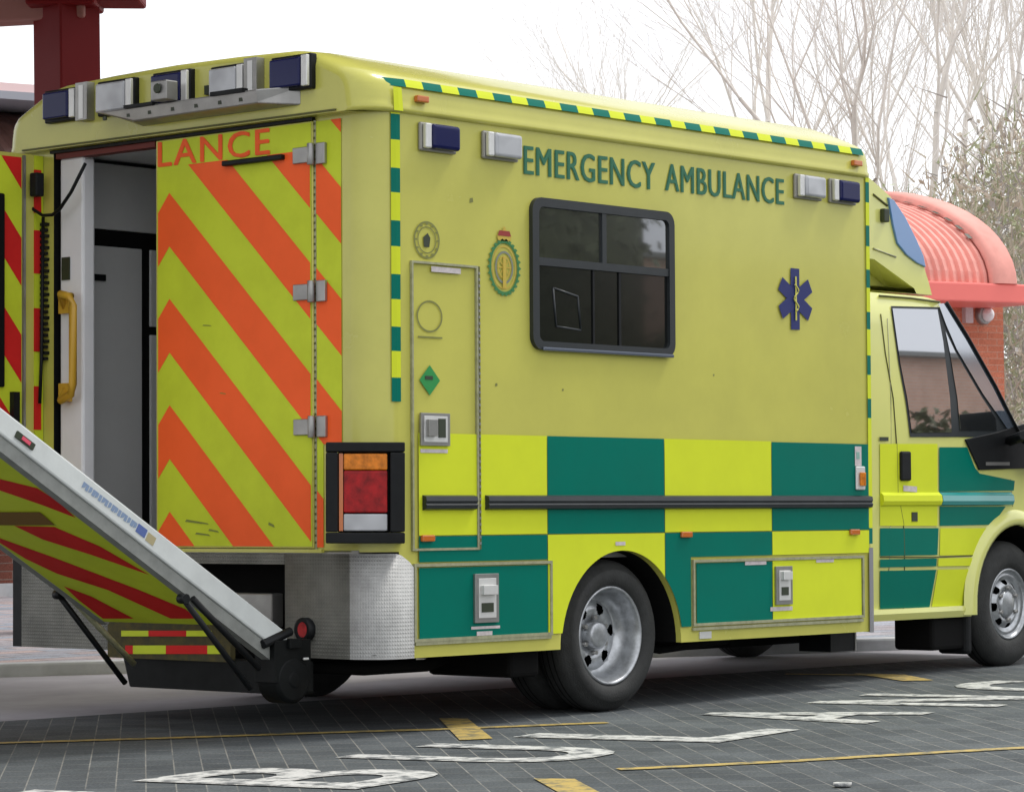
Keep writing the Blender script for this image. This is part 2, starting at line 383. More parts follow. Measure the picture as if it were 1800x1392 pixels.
# corner chevron strip
b = MB()
b.face([(-0.003, 0.190, 1.198), (-0.003, 0.340, 1.198), (-0.003, 0.340, 2.565), (-0.003, 0.190, 2.565)], m_dyel)
b.face([(-0.003, 0.300, 0.765), (-0.003, 0.340, 0.765), (-0.003, 0.340, 1.198), (-0.003, 0.300, 1.198)], m_dyel)
for c in bands(0.190, 0.340, 1.198, 2.565)+bands(0.300, 0.340, 0.765, 1.198): b.face([(-0.0045, y, z) for y, z in c], m_red)
b.build('corner_chevron_marking', amb)
for zc in (2.425, 1.843, 1.272):
    b = MB()
    b.box((-0.030, 0.365, zc-0.034), (-0.018, 0.455, zc+0.034), m_steel); b.box((-0.022, 0.272, zc-0.044), (-0.005, 0.325, zc+0.046), m_steel)
    b.tube([(-0.030, 0.345, zc-0.046), (-0.030, 0.345, zc+0.046)], 0.016, m_steel, 12)
    b.build('hinge', door, bevel=0.003)
b = MB(); b.box((-0.045, 0.51, 2.415), (-0.018, 0.88, 2.438), m_black); b.build('door_rail', door, bevel=0.005)
b = MB()
b.box((-0.006, 0.338, 0.75), (0.0, 0.352, 2.57), m_trim)
for k in range(60): b.box((-0.0085, 0.341, 0.78+k*0.03), (-0.006, 0.349, 0.790+k*0.03), m_seam)
b.build('hinge_strip', amb)

def text_mesh(txt, name, size, width, m, bold=0.0, parent=None, place=None, spacing=1.0):
    cu = bpy.data.curves.new('tmp', 'FONT'); cu.body = txt; cu.size = 1.0; cu.space_character = spacing; cu.resolution_u = 3
    o = bpy.data.objects.new('tmp', cu); COL.objects.link(o)
    dg = bpy.context.evaluated_depsgraph_get(); me = bpy.data.meshes.new_from_object(o.evaluated_get(dg))
    bpy.data.objects.remove(o); bpy.data.curves.remove(cu)
    xs = [v.co.x for v in me.vertices]; ys = [v.co.y for v in me.vertices]
    x0, x1, y0, y1 = min(xs), max(xs), min(ys), max(ys)
    for v in me.vertices:
        v.co = place((v.co.x-x0)/(x1-x0)*width, (v.co.y-y0)/(y1-y0)*size)
    if bold:
        vs = [tuple(v.co) for v in me.vertices]; fs = [tuple(p.vertices) for p in me.polygons]; n0 = len(vs); V2 = []; F2 = []
        for q, dx in enumerate((-bold, -bold/2, 0, bold/2, bold)):
            V2 += [((x+dx, y-0.0003*q, z) if parent is amb else (x-0.0003*q, y+dx, z+dx*0.5)) for x, y, z in vs]; F2 += [tuple(i+n0*q for i in f) for f in fs]
        me = bpy.data.meshes.new(name); me.from_pydata(V2, [], F2)
    me.materials.clear(); me.materials.append(m)
    ob = bpy.data.objects.new(name, me); COL.objects.link(ob); ob.parent = parent
    return ob
text_mesh('LANCE', 'lettering', 0.112, 0.710, m_red, 0.003, door, lambda u, v: (-0.0185, 1.316-u, 2.448+v), 1.12)
text_mesh('EMERGENCY', 'lettering', 0.128, 0.918, m_text, 0.0038, amb, lambda u, v: (0.944+u, -0.004, 2.391+v), 1.1)
text_mesh('AMBULANCE', 'lettering', 0.128, 0.925, m_text, 0.0038, amb, lambda u, v: (1.942+u, -0.004, 2.396+v), 1.1)

# ---- rear header lamps (blue, clear, blue, clear, blue)
HX = -0.060
def rear_lamp(px0, px1, py0, py1, blue, bracket=False):
    a = RR(px0, py0, HX-0.03); c = RR(px1, py1, HX-0.03)
    y1, y0, z1, z0 = a.y, c.y, a.z, c.z
    b = MB(); b.box((HX-0.03, y0, z0), (HX+0.01, y1, z1), m_black)
    l = b.build('rear_beacon', amb, bevel=0.006, label='blue rear beacon' if blue else 'clear rear lamp')
    b = MB(); b.box((HX-0.055, y0+0.045, z0+0.014), (HX-0.031, y1-0.012, z1-0.014), m_blue if blue else m_clear); b.build('lens', l, bevel=0.008)
    b = MB(); b.box((HX-0.05, y0+0.004, z0+0.010), (HX-0.031, y0+0.040, z1-0.008), m_alu); b.build('bezel', l, bevel=0.004)
    if bracket:
        b = MB(); b.box((HX-0.048, y0-0.085, z0-0.01), (HX-0.001, y0-0.006, z1+0.012), m_steel); b.box((HX-0.05, y0-0.06, z0-0.004), (HX-0.0485, y0-0.03, z1), m_alu); b.build('bracket', l, bevel=0.004)
rear_lamp(78, 136, 161, 210, True, True)
rear_lamp(171, 236, 145, 197, False)
rear_lamp(268, 334, 130, 182, True)
rear_lamp(370, 432, 119, 168, False, True)
rear_lamp(476, 546, 103, 155, True)
# ledge (rear camera shelf) under the lamps
b = MB()
pa, pb = RR(225, 197, HX-0.1), RR(548, 160, HX-0.1)
b.poly([(HX-0.001, RR(270, 225, HX).y, 2.628), (HX-0.13, 1.47, 2.70), (HX-0.13, 0.62, 2.70), (HX-0.001, 0.30, 2.705), (HX-0.001, 0.30, 2.625)], m_alu)
ldg = MB()
y_l, y_r = 1.62, 0.37
ldg.mesh([(HX, y_l, 2.715), (HX, y_r, 2.715), (HX-0.11, y_l-0.06, 2.700), (HX-0.11, y_r+0.16, 2.705), (HX, y_l-0.25, 2.632), (HX, y_r, 2.632), (HX-0.10, y_l-0.30, 2.640), (HX-0.10, y_r+0.16, 2.645)],
         [(0,1,3,2), (2,3,7,6), (6,7,5,4), (0,2,6,4), (1,5,7,3), (0,4,5,1)], m_steel)
lg = ldg.build('camera_shelf', amb, bevel=0.006)
b = MB()
for yy in (1.5, 1.34, 1.2, 1.05, 0.9, 0.75, 0.62): b = MB(); b.box((HX-0.106, yy, 2.662), (HX-0.098, yy+0.02, 2.678), m_dark); b.build('shelf_fixing', lg)
b = MB()
b.box((HX-0.125, 0.60, 2.698), (HX-0.09, 0.80, 2.716), m_black); b.build('shelf_clip', lg)
b = MB(); b.box((HX-0.125, 1.17, 2.698), (HX-0.09, 1.36, 2.712), m_black); b.build('shelf_clip', lg)
b = MB(); b.box((HX-0.17, 1.03, 2.705), (HX-0.10, 1.13, 2.79), m_steel); b.tube([(HX-0.172, 1.08, 2.755), (HX-0.182, 1.08, 2.755)], 0.022, m_dark, 14); b.build('reversing_camera', amb, bevel=0.01)
b = MB(); b.box((HX-0.02, 0.925, 2.73), (HX-0.001, 0.95, 2.77), m_dark); b.build('header_bolt', amb)
b = MB(); b.box((HX-0.010, 0.16, 2.590), (HX+0.0, 2.2, 2.597), m_seam); b.box((-0.02, 0.345, 2.570), (0.0, 2.06, 2.583), m_black); b.build('header_seam', amb)

# ---- side markings
CX = [0.25+0.83*k for k in range(5)]
ZB, ZM, ZT = 0.375, 0.812, 1.243
b = MB(); y = -0.008; g = 0.004
cells = [(CX[0], CX[1], ZM, ZT, m_yel), (CX[1], CX[2], ZM, ZT, m_grn), (CX[2], CX[3], ZM, ZT, m_yel), (CX[3], CX[4]-0.01, ZM, ZT-0.003, m_grn),
         (CX[0], CX[1], 0.700, ZM-0.004, m_grn), (CX[1], CX[2], 0.372, ZM-0.004, m_yel), (CX[2], CX[3], 0.695, ZM-0.004, m_grn), (CX[3], CX[4]-0.01, 0.695, ZM-0.004, m_yel),
         (CX[0], CX[1]-0.0, 0.378, 0.676, m_grn), (CX[2], 2.105, 0.372, 0.695, m_grn), (2.142, CX[3], 0.385, 0.665, m_grn), (CX[3], 3.49, 0.385, 0.668, m_yel)]
for x0, x1, z0, z1, mm in cells: side_patch(b, x0+g, x1, z0, z1, y, mm)
b.build('chequer_marking', amb)
# edge stripes
b = MB()
def stripe_col(x0, x1, zs, y, first_green):
    gr = first_green
    for z1, z0 in zip(zs, zs[1:]):
        b.face([(x0, y, z0), (x1, y, z0), (x1, y, z1), (x0, y, z1)], m_grn if gr else m_yel); gr = not gr
zs = [2.70, 2.578, 2.470, 2.351, 2.248, 2.130, 2.022, 1.905, 1.800, 1.685, 1.583, 1.472, 1.372]
gr = False
rowsx = (0.108, 0.152)
def cy(x):  # rounded corner surface
    return RC-math.sqrt(max(0, RC*RC-(RC-x)**2)) if x < RC else 0.0
for z1, z0 in zip(zs, zs[1:]):
    mm = m_grn if gr else m_yel
    off = 0.006
    for xa, xb in ((0.100, 0.126), (0.126, 0.150)):
        zz0, zz1 = z0, z1
        if z1 > 2.6:
            b.face([(xa, cy(xa)-0.026, 2.59), (xb, cy(xb)-0.026, 2.59), (xb, -0.016, 2.69), (xa, -0.016, 2.69)], mm)
            zz1 = 2.585
        b.face([(xa, cy(xa)-off, zz0), (xb, cy(xb)-off, zz0), (xb, cy(xb)-off, zz1), (xa, cy(xa)-off, zz1)], mm)
    gr = not gr
b.build('edge_stripe', amb)
b = MB()
zs = [2.60, 2.565, 2.462, 2.345, 2.240, 2.122, 2.030, 1.908, 1.820, 1.688, 1.590, 1.470, 1.372, 0.82]
gr = False
for z1, z0 in zip(zs, zs[1:]):
    mm = m_grn if gr else m_yel
    b.face([(3.562, -0.007, z0), (3.594, -0.006, z0), (3.594, -0.006, z1), (3.562, -0.007, z1)], mm)
    gr = not gr
b.face([(3.562, -0.007, 0.74), (3.594, -0.006, 0.74), (3.594, -0.006, 0.818), (3.562, -0.007, 0.818)], m_grn)
b.build('edge_stripe', amb)
b = MB()
x = 0.065; gr = True
rw = [(-0.004, 2.696), (0.002, 2.712), (0.010, 2.730)]
while x < 3.53:
    w = 0.118 if gr else 0.107
    x2 = min(x+w, 3.54)
    sh = 0.0
    for (ya, za), (yb, zb) in zip(rw, rw[1:]):
        b.face([(x, ya-0.009+(0.02 if x < 0.1 else 0), za), (x2, ya-0.009, za), (x2, yb-0.009, zb), (x, yb-0.009+(0.02 if x < 0.1 else 0), zb)], m_grn if gr else m_yel)
    x = x2; gr = not gr
b.build('roof_edge_stripe', amb)

# ---- side window
b = MB()
def rrect(x0, x1, z0, z1, r, n=6):
    out = []
    for cx, cz, a in ((x1-r, z1-r, 0), (x0+r, z1-r, 90), (x0+r, z0+r, 180), (x1-r, z0+r, 270)):
        for k in range(n+1):
            t = rad(a+90*k/n); out.append((cx+r*math.cos(t), cz+r*math.sin(t)))
    return out
outer = rrect(0.978, 1.985, 1.622, 2.295, 0.06); inner = rrect(1.022, 1.945, 1.660, 2.255, 0.03)
n = len(outer)
for i in range(n):
    j = (i+1) % n
    (xa, za), (xb, zb), (xc, zc), (xd, zd) = outer[i], outer[j], inner[j], inner[i]
    b.face([(xa, -0.022, za), (xb, -0.022, zb), (xc, -0.022, zc), (xd, -0.022, zd)], m_rub)
    b.face([(xa, -0.022, za), (xb, -0.022, zb), (xb, -0.001, zb), (xa, -0.001, za)], m_rub)
    b.face([(xd, -0.022, zd), (xc, -0.022, zc), (xc, -0.006, zc), (xd, -0.006, zd)], m_rub)
win = b.build('side_window', amb)
b = MB(); b.face([(1.012, -0.006, 1.65), (1.955, -0.006, 1.65), (1.955, -0.006, 2.00), (1.012, -0.006, 2.00)], m_glass); b.build('lower_pane', win)
b = MB(); b.face([(1.012, -0.007, 2.03), (1.47, -0.007, 2.03), (1.47, -0.007, 2.265), (1.012, -0.007, 2.265)], m_glass2); b.build('upper_pane', win); b = MB()
b.face([(1.49, -0.010, 2.03), (1.955, -0.010, 2.03), (1.955, -0.010, 2.265), (1.49, -0.010, 2.265)], m_glass2); b.build('upper_pane', win)
b = MB(); b.box((1.015, -0.018, 1.995), (1.955, -0.004, 2.03), m_rub); b.box((1.462, -0.018, 2.03), (1.492, -0.004, 2.26), m_rub)
b.box((1.40, -0.012, 1.66), (1.412, -0.0065, 1.995), m_black); b.box((1.585, -0.012, 1.66), (1.60, -0.0065, 1.995), m_black)
b.build('window_bar', win)
b = MB()
for q in (((1.13,1.90),(1.30,1.87),(1.32,1.72),(1.15,1.73)),):
    pts = [Vector((x, -0.0068, z)) for x, z in q]
    for i in range(4): b.tube([pts[i], pts[(i+1) % 4]], 0.005, m_rub, 5)
b.build('window_sticker', win)
b = MB(); b.box((1.04, -0.030, 1.618), (1.965, -0.020, 1.634), mat('window_drip_edge', (0.12, 0.14, 0.18), 0.25, 0.4)); b.build('drip_strip', win, bevel=0.004)

# ---- lockers
def frame(b, x0, x1, z0, z1, w, y0, y1, m):
    b.box((x0, y0, z0), (x1, y1, z0+w), m); b.box((x0, y0, z1-w), (x1, y1, z1), m)
    b.box((x0, y0, z0+w), (x0+w, y1, z1-w), m); b.box((x1-w, y0, z0+w), (x1, y1, z1-w), m)
b = MB(); frame(b, 0.212, 0.628, 0.748, 1.968, 0.010, -0.013, -0.001, m_trim)
b.box((0.628, -0.0125, 0.75), (0.640, -0.001, 1.966), m_seam)
for k in range(44): b.box((0.629, -0.0145, 0.77+k*0.027), (0.639, -0.0125, 0.781+k*0.027), m_steel)
lk = b.build('tall_locker', amb)
b = MB()
b.box((0.258, -0.020, 1.19), (0.438, -0.009, 1.328), m_steel); b.box((0.275, -0.0225, 1.205), (0.42, -0.020, 1.315), m_alu)
b.box((0.36, -0.026, 1.225), (0.405, -0.0225, 1.305), m_dark); b.box((0.285, -0.040, 1.23), (0.34, -0.0225, 1.30), m_steel)
b.build('latch', lk, bevel=0.002)
def plab(x0, x1, z0, z1, parent, mm=m_pinkw, y=-0.0105):
    b = MB(); b.face([(x0, y, z0), (x1, y, z0), (x1, y, z1), (x0, y, z1)], mm); return b.build('sticker', parent)
plab(0.262, 0.432, 1.160, 1.176, lk); plab(0.335, 0.52, 1.927, 1.950, lk)
def locker(x0, x1, z0, z1, lx0, lx1, lz0, lz1):
    b = MB(); frame(b, x0, x1, z0, z1, 0.013, -0.014, -0.001, m_trim); o = b.build('low_locker', amb)
    b = MB(); b.box((lx0, -0.022, lz0), (lx1, -0.009, lz1), m_steel)
    w = lx1-lx0
    b.box((lx0+0.02, -0.025, lz0+0.02), (lx1-0.02, -0.022, lz1-0.02), m_alu)
    b.box((lx0+0.03, -0.045, lz0+0.12), (lx1-0.03, -0.025, lz0+0.16), m_alu)
    b.box((lx0+0.035, -0.028, lz0+0.045), (lx1-0.04, -0.025, lz0+0.085), m_dark)
    b.build('latch', o, bevel=0.002); return o
l1 = locker(0.220, 1.108, 0.366, 0.694, 0.590, 0.742, 0.435, 0.645)
plab(0.575, 0.76, 0.408, 0.420, l1); plab(0.61, 0.71, 0.380, 0.398, l1)
l2 = locker(2.118, 3.508, 0.372, 0.682, 2.756, 2.888, 0.455, 0.640)
plab(2.52, 2.69, 0.650, 0.668, l2); plab(2.72, 2.90, 0.425, 0.445, l2); plab(3.10, 3.25, 0.653, 0.668, l2)
plab(1.55, 1.62, 0.755, 0.772, amb)
# rub strips
for x0, x1 in ((0.275, 0.598), (0.670, 3.562)):
    b = MB(); pr = [(-0.008, 0.918), (-0.030, 0.924), (-0.034, 0.94), (-0.028, 0.948), (-0.034, 0.957), (-0.030, 0.976), (-0.008, 0.982)]
    b.prism([(x0, y, z) for y, z in pr], (x1-x0, 0, 0), m_rub); b.build('rub_strip', amb)
# marker lamps
for (x, z) in ((0.299, 0.800), (2.063, 0.800), (3.424, 0.800)):
    b = MB(); b.box((x-0.04, -0.024, z-0.014), (x+0.04, -0.009, z+0.014), m_marker); b.build('marker_lamp', amb, bevel=0.005)
for (x, z) in ((0.268, 2.652), (3.467, 2.650)):
    b = MB(); b.box((x-0.035, -0.035, z-0.014), (x+0.035, -0.008, z+0.014), m_marker); b.build('marker_lamp', amb, bevel=0.005)
# side beacons
m_beac = mat('beacon_base', (0.30, 0.29, 0.26), 0.4, 0.3)
for x0, x1, blue in ((0.262, 0.488, True), (0.660, 0.890, False), (2.945, 3.170, False), (3.237, 3.464, True)):
    b = MB(); b.box((x0, -0.020, 2.436), (x1, -0.001, 2.558), m_beac); o = b.build('side_beacon', amb, bevel=0.008, label='blue side beacon' if blue else 'clear side lamp')
    b = MB(); b.box((x0+0.050, -0.052, 2.446), (x1-0.004, -0.021, 2.552), m_blue if blue else m_clear); b.build('lens', o, bevel=0.018, seg=4)
    b = MB(); b.box((x0+0.010, -0.045, 2.446), (x0+0.046, -0.021, 2.552), m_alu); b.build('bezel', o, bevel=0.006)
# star of life
b = MB(); cx, cz, y = 2.952, 1.942, -0.006
for k in range(3):
    a = rad(90+60*k); d = Vector((math.cos(a), 0, math.sin(a))); p = Vector((-d.z, 0, d.x)); L_, w_ = (0.150 if k == 0 else 0.142), 0.036
    yo = y-0.0012*k
    b.face([Vector((cx, yo, cz))+d*s1*L_+p*s2*w_ for s1, s2 in ((-1, -1), (1, -1), (1, 1), (-1, 1))], m_navy)
star = b.build('star_emblem', amb)
b = MB(); b.box((cx-0.0055, y-0.006, cz-0.105), (cx+0.0055, y-0.0045, cz+0.110), m_paint)
pts = [Vector((cx+0.018*math.sin(t*math.pi*3.2), y-0.0075, cz-0.06+0.13*t)) for t in [k/24 for k in range(25)]]
b.tube(pts, 0.0038, m_paint, 5); b.build('snake_and_rod', star)
# crest
def ring(b, cx, cz, rx, rz, w, m, y=-0.006, n=36):
    for k in range(n):
        a, c = 2*math.pi*k/n, 2*math.pi*(k+1)/n
        b.face([(cx+rx*math.cos(a), y, cz+rz*math.sin(a)), (cx+rx*math.cos(c), y, cz+rz*math.sin(c)), (cx+(rx-w)*math.cos(c), y, cz+(rz-w)*math.sin(c)), (cx+(rx-w)*math.cos(a), y, cz+(rz-w)*math.sin(a))], m)
b = MB(); cx, cz = 0.806, 1.972
ring(b, cx, cz, 0.098, 0.118, 0.012, m_cgreen)
for k in range(26):   # wreath leaves
    a = 2*math.pi*k/26; e = 0.014
    px, pz = cx+0.098*math.cos(a), cz+0.118*math.sin(a)
    b.face([(px-e, -0.007, pz), (px, -0.007, pz-e*0.6), (px+e, -0.007, pz), (px, -0.007, pz+e*0.6)], m_cgreen)
ring(b, cx, cz, 0.078, 0.095, 0.006, m_gold)
ring(b, cx, cz, 0.060, 0.072, 0.010, m_cgrey)
ring(b, cx, cz, 0.042, 0.050, 0.006, m_gold)
for k in range(8):
    a = math.pi*k/4; d = Vector((math.cos(a), 0, math.sin(a))); p = Vector((-d.z, 0, d.x))
    b.face([Vector((cx, -0.0065, cz))+p*0.004, Vector((cx, -0.0065, cz))-p*0.004, Vector((cx, -0.0065, cz))+d*0.045-p*0.002, Vector((cx, -0.0065, cz))+d*0.045+p*0.002], m_gold)
b.face([(cx-0.012, -0.008, cz-0.09), (cx+0.012, -0.008, cz-0.09), (cx+0.009, -0.008, cz+0.05), (cx-0.009, -0.008, cz+0.05)], m_gold)
b.face([(cx-0.040, -0.007, cz+0.115), (cx+0.040, -0.007, cz+0.115), (cx+0.048, -0.007, cz+0.14), (cx-0.048, -0.007, cz+0.14)], m_gold)
b.face([(cx-0.044, -0.008, cz+0.137), (cx+0.044, -0.008, cz+0.137), (cx+0.034, -0.008, cz+0.160), (cx-0.034, -0.008, cz+0.160)], mat('crown_red', (0.30, 0.03, 0.02), 0.5))
b.face([(cx-0.012, -0.008, cz+0.160), (cx+0.012, -0.008, cz+0.160), (cx+0.006, -0.008, cz+0.178), (cx-0.006, -0.008, cz+0.178)], m_gold)
b.build('crest', amb)
b = MB(); ring(b, 0.313, 2.060, 0.080, 0.080, 0.008, m_olive); ring(b, 0.313, 2.060, 0.058, 0.058, 0.005, m_olive)
for k in range(12):
    a = 2*math.pi*k/12; b.face([(0.313+0.069*math.cos(a)-0.008, -0.0065, 2.06+0.069*math.sin(a)-0.004), (0.313+0.069*math.cos(a)+0.008, -0.0065, 2.06+0.069*math.sin(a)-0.004), (0.313+0.069*math.cos(a)+0.008, -0.0065, 2.06+0.069*math.sin(a)+0.004), (0.313+0.069*math.cos(a)-0.008, -0.0065, 2.06+0.069*math.sin(a)+0.004)], m_olive)
b.face([(0.296, -0.006, 2.03), (0.328, -0.006, 2.03), (0.335, -0.006, 2.07), (0.318, -0.006, 2.09), (0.290, -0.006, 2.07)], m_dark)
b.build('round_badge', amb)
b = MB(); ring(b, 0.328, 1.737, 0.080, 0.068, 0.008, m_olive); b.box((0.255, -0.0075, 1.645), (0.405, -0.006, 1.652), m_olive); b.build('badge_outline', amb)
b = MB(); cx, cz = 0.326, 1.467
b.face([(cx-0.064, -0.007, cz), (cx, -0.007, cz-0.064), (cx+0.064, -0.007, cz), (cx, -0.007, cz+0.064)], m_gem); b.box((cx-0.03, -0.0085, cz+0.002), (cx+0.018, -0.0072, cz+0.018), m_dark)
b.build('gas_hazard_diamond', amb)
# amber side lamp near front
b = MB(); b.box((3.44, -0.020, 1.01), (3.518, -0.009, 1.128), m_alu); o = b.build('side_lamp', amb, bevel=0.006)
b = MB(); b.box((3.462, -0.030, 1.03), (3.51, -0.021, 1.098), m_amber); b.build('lens', o, bevel=0.004)
b = MB(); b.face([(3.440, -0.0105, 1.130), (3.497, -0.0105, 1.130), (3.497, -0.0105, 1.228), (3.440, -0.0105, 1.228)], m_pinkw)
b.box((3.452, -0.0125, 1.165), (3.478, -0.0106, 1.200), mat('sticker_green', (0.25, 0.42, 0.36), 0.5)); b.build('sticker', amb)
# grey corner guard
b = MB(); pts = [(3.556, -0.010), (3.592, -0.010), (3.606, 0.0), (3.608, 0.06)]
b.grid([[(x, yy, z) for x, yy in pts] for z in (0.295, 0.72)], mat('grey_corner_guard', (0.22, 0.22, 0.23), 0.45, noise=0.1)); b.build('corner_guard', amb)
b = MB(); b.box((2.17, -0.006, 0.312), (2.26, -0.001, 0.345), m_alu); b.build('sill_plate', amb)
# small blemishes
b = MB()
for x, z, s in ((0.60, 2.25, 0.012), (0.755, 1.46, 0.008), (2.3, 1.55, 0.006), (1.2, 1.45, 0.006)): b = MB(); b.face([(x-s, -0.0015, z-s), (x+s, -0.0015, z-s*0.5), (x+s*0.7, -0.0015, z+s), (x-s*0.8, -0.0015, z+s*0.7)], m_olive); b.build('paint_chip', amb)

# ---- tail lamp cluster
Q = Vector((0.005, 0.005, 0)); nn = Vector((-0.70, -0.714, 0)).normalized()
def tl(px, py, off=0.0): return PL(px, py, Q+nn*off, nn)
def tbox(px0, px1, py0, py1, o0, o1, m, b):
    a, bb, c, d = (tl(px0, py0, o1), tl(px1, py0, o1), tl(px1, py1, o1), tl(px0, py1, o1))
    a0, b0, c0, d0 = [q-nn*(o1-o0) for q in (a, bb, c, d)]
    b.mesh([a, bb, c, d, a0, b0, c0, d0], [(0,1,2,3), (4,7,6,5), (0,4,5,1), (1,5,6,2), (2,6,7,3), (3,7,4,0)], m)
b = MB(); 
tbox(573, 712, 777, 794, -0.10, 0.03, m_black, b); tbox(573, 712, 936, 955, -0.10, 0.03, m_black, b)
tbox(573, 594, 795, 935, -0.10, 0.03, m_black, b); tbox(686, 712, 795, 935, -0.10, 0.03, m_black, b)
tbox(594.5, 685.5, 794.5, 935.5, -0.10, 0.002, m_under, b)
tlc = b.build('tail_lamp', amb, bevel=0.005)
for (y0, y1, mm, nm) in ((797, 826, m_amber, 'indicator_lens'), (827, 901, m_tred, 'brake_lens'), (903, 933, m_clear, 'reversing_lens')):
    b = MB(); tbox(604, 681, y0, y1, 0.003, 0.022, mm, b); b.build(nm, tlc, bevel=0.006)
b = MB(); tbox(596, 603, 797, 933, 0.003, 0.016, m_marker, b); b.build('reflector_edge', tlc)

# ---- rear treadplate bumper
b = MB()
def off_arc(o):
    out = [(-o, 0.525), (-o, 0.34), (-o, RC)]
    for k in range(1, 10):
        t = math.pi/2*k/10; out.append((RC-(RC+o)*math.cos(t), RC-(RC+o)*math.sin(t)))
    out += [(RC, -o), (0.19, -o), (0.218, -o)]
    return out
pa = off_arc(0.012)
def tz(x, y): return 0.738 if x < 0.10 else 0.738-0.06*((x-0.10)/0.118)**2
b.grid([[(x, y, (0.30 if k == 0 else tz(x, y))) for x, y in pa[2:]] for k in (0, 1)], m_tread)
b.grid([[(x, y, (0.30 if k == 0 else tz(x, y))) for x, y in pa[:3]] for k in (0, 1)], m_shade_grime)
pi_ = off_arc(-0.02)
b.grid([[(x, y, tz(x, y)) for x, y in pa], [(x, y, tz(x, y)) for x, y in pi_]], m_steel)
b.face([(-0.012, 0.525, 0.30), (0.3, 0.525, 0.30), (0.3, 0.525, 0.738), (-0.012, 0.525, 0.738)], m_steel)
b.box((-0.012, 0.527, 0.692), (0.05, 2.20, 0.738), m_shade_grime)
b.box((-0.012, 1.60, 0.30), (0.05, 2.27, 0.690), m_shade_grime)
b.box((-0.010, 2.271, 0.30), (0.09, 2.335, 0.745), m_black)
bmp = b.build('rear_bumper', amb)
b = MB(); b.box((0.25, 0.527, 0.33), (0.40, 1.598, 0.70), m_under); b.box((0.0, 0.53, 0.30), (0.3, 1.60, 0.335), m_under)
b.build('step_recess', amb)
a = RR(420, 1042, 0.05); c = RR(478, 1095, 0.05)
b = MB(); b.box((0.05, c.y, c.z-0.02), (0.12, a.y+0.25, a.z), m_steel); b.build('tow_bracket', amb, bevel=0.006)
c = RR(538, 1106, -0.02)
b = MB(); 
rws = []
for r_, xo in ((0.050, 0.0), (0.050, -0.030), (0.040, -0.034)): rws.append([(-0.013+xo, c.y+r_*math.cos(2*math.pi*k/24), c.z+r_*math.sin(2*math.pi*k/24)) for k in range(24)])
b.grid(rws, m_black, True, True); b.face(rws[-1], m_black); fl = b.build('fog_lamp', amb)
b = MB(); b.poly([(-0.049, c.y-0.006+0.028*math.cos(2*math.pi*k/20), c.z+0.032*math.sin(2*math.pi*k/20)) for k in range(20)], m_tred); b.build('lens', fl)
# rear seam rim line (yellow ledge above bumper)
b = MB(); b.box((-0.018, 0.30, 0.742), (0.0, 1.345, 0.757), m_paint); b.build('door_sill', amb)

# ---- open left rear door (stands straight out behind the body; inner face seen)
b = MB(); YD = 2.13
b.box((-0.98, YD, 0.76), (-0.055, YD+0.045, 2.568), m_paint)
ld = b.build('rear_door', amb, label='left rear door standing open with red chevrons and black window')
b = MB(); yf = YD-0.003
b.face([(-0.96, yf, 0.78), (-0.13, yf, 0.78), (-0.13, yf, 2.55), (-0.96, yf, 2.55)], m_dyel)
for k in range(-3, 7):
    zt = 2.27-0.445*k
    pl = [(-1.0, zt+0.994), (-0.13, zt-0.094), (-0.13, zt-0.314), (-1.0, zt+0.774)]
    c = clip(pl, -0.96, -0.132, 0.78, 2.55)
    if len(c) > 2: b.face([(x, yf-0.0015, z) for x, z in c], m_ored)
b.build('chevron_marking', ld)
b = MB(); b.box((-0.90, YD-0.02, 1.49), (-0.238, YD-0.005, 2.375), m_under); b.build('door_window', ld, bevel=0.01)
b = MB(); b.box((-0.125, YD-0.012, 0.78), (-0.112, YD-0.001, 2.56), m_steel); b.box((-0.20, YD-0.035, 1.33), (-0.165, YD-0.005, 1.47), m_black); b.build('door_edge_trim', ld)
b = MB(); b.box((-0.054, 2.125, 0.76), (-0.004, 2.20, 2.566), m_dyel)
for z in (0.82, 1.30, 1.66, 2.02, 2.30): b.box((-0.056, 2.122, z), (-0.018, 2.20, z+0.20), m_ored)
b.build('hinge_post', amb)
b = MB()
for k in range(24):
    z = 1.62+k*0.027; b.box((-0.03, 2.085, z), (-0.008+0.012*(k % 2), 2.118, z+0.014), m_black)
b.tube([(-0.045, 2.10, 1.42), (-0.035, 2.10, 1.62), (-0.025, 2.10, 2.28)], 0.008, m_black)
b.build('door_stay', amb)
b = MB(); b.box((-0.10, 2.06, 2.37), (-0.05, 2.11, 2.48), m_black); b.build('door_catch', amb, bevel=0.008)
pts = [RR(px, py, -0.06) for px, py in ((38, 300), (42, 340), (58, 368), (75, 379), (92, 378), (105, 368), (125, 338), (150, 288))]
b = MB(); b.tube(pts, 0.008, m_black, 8); b.build('rubber_strap', amb)

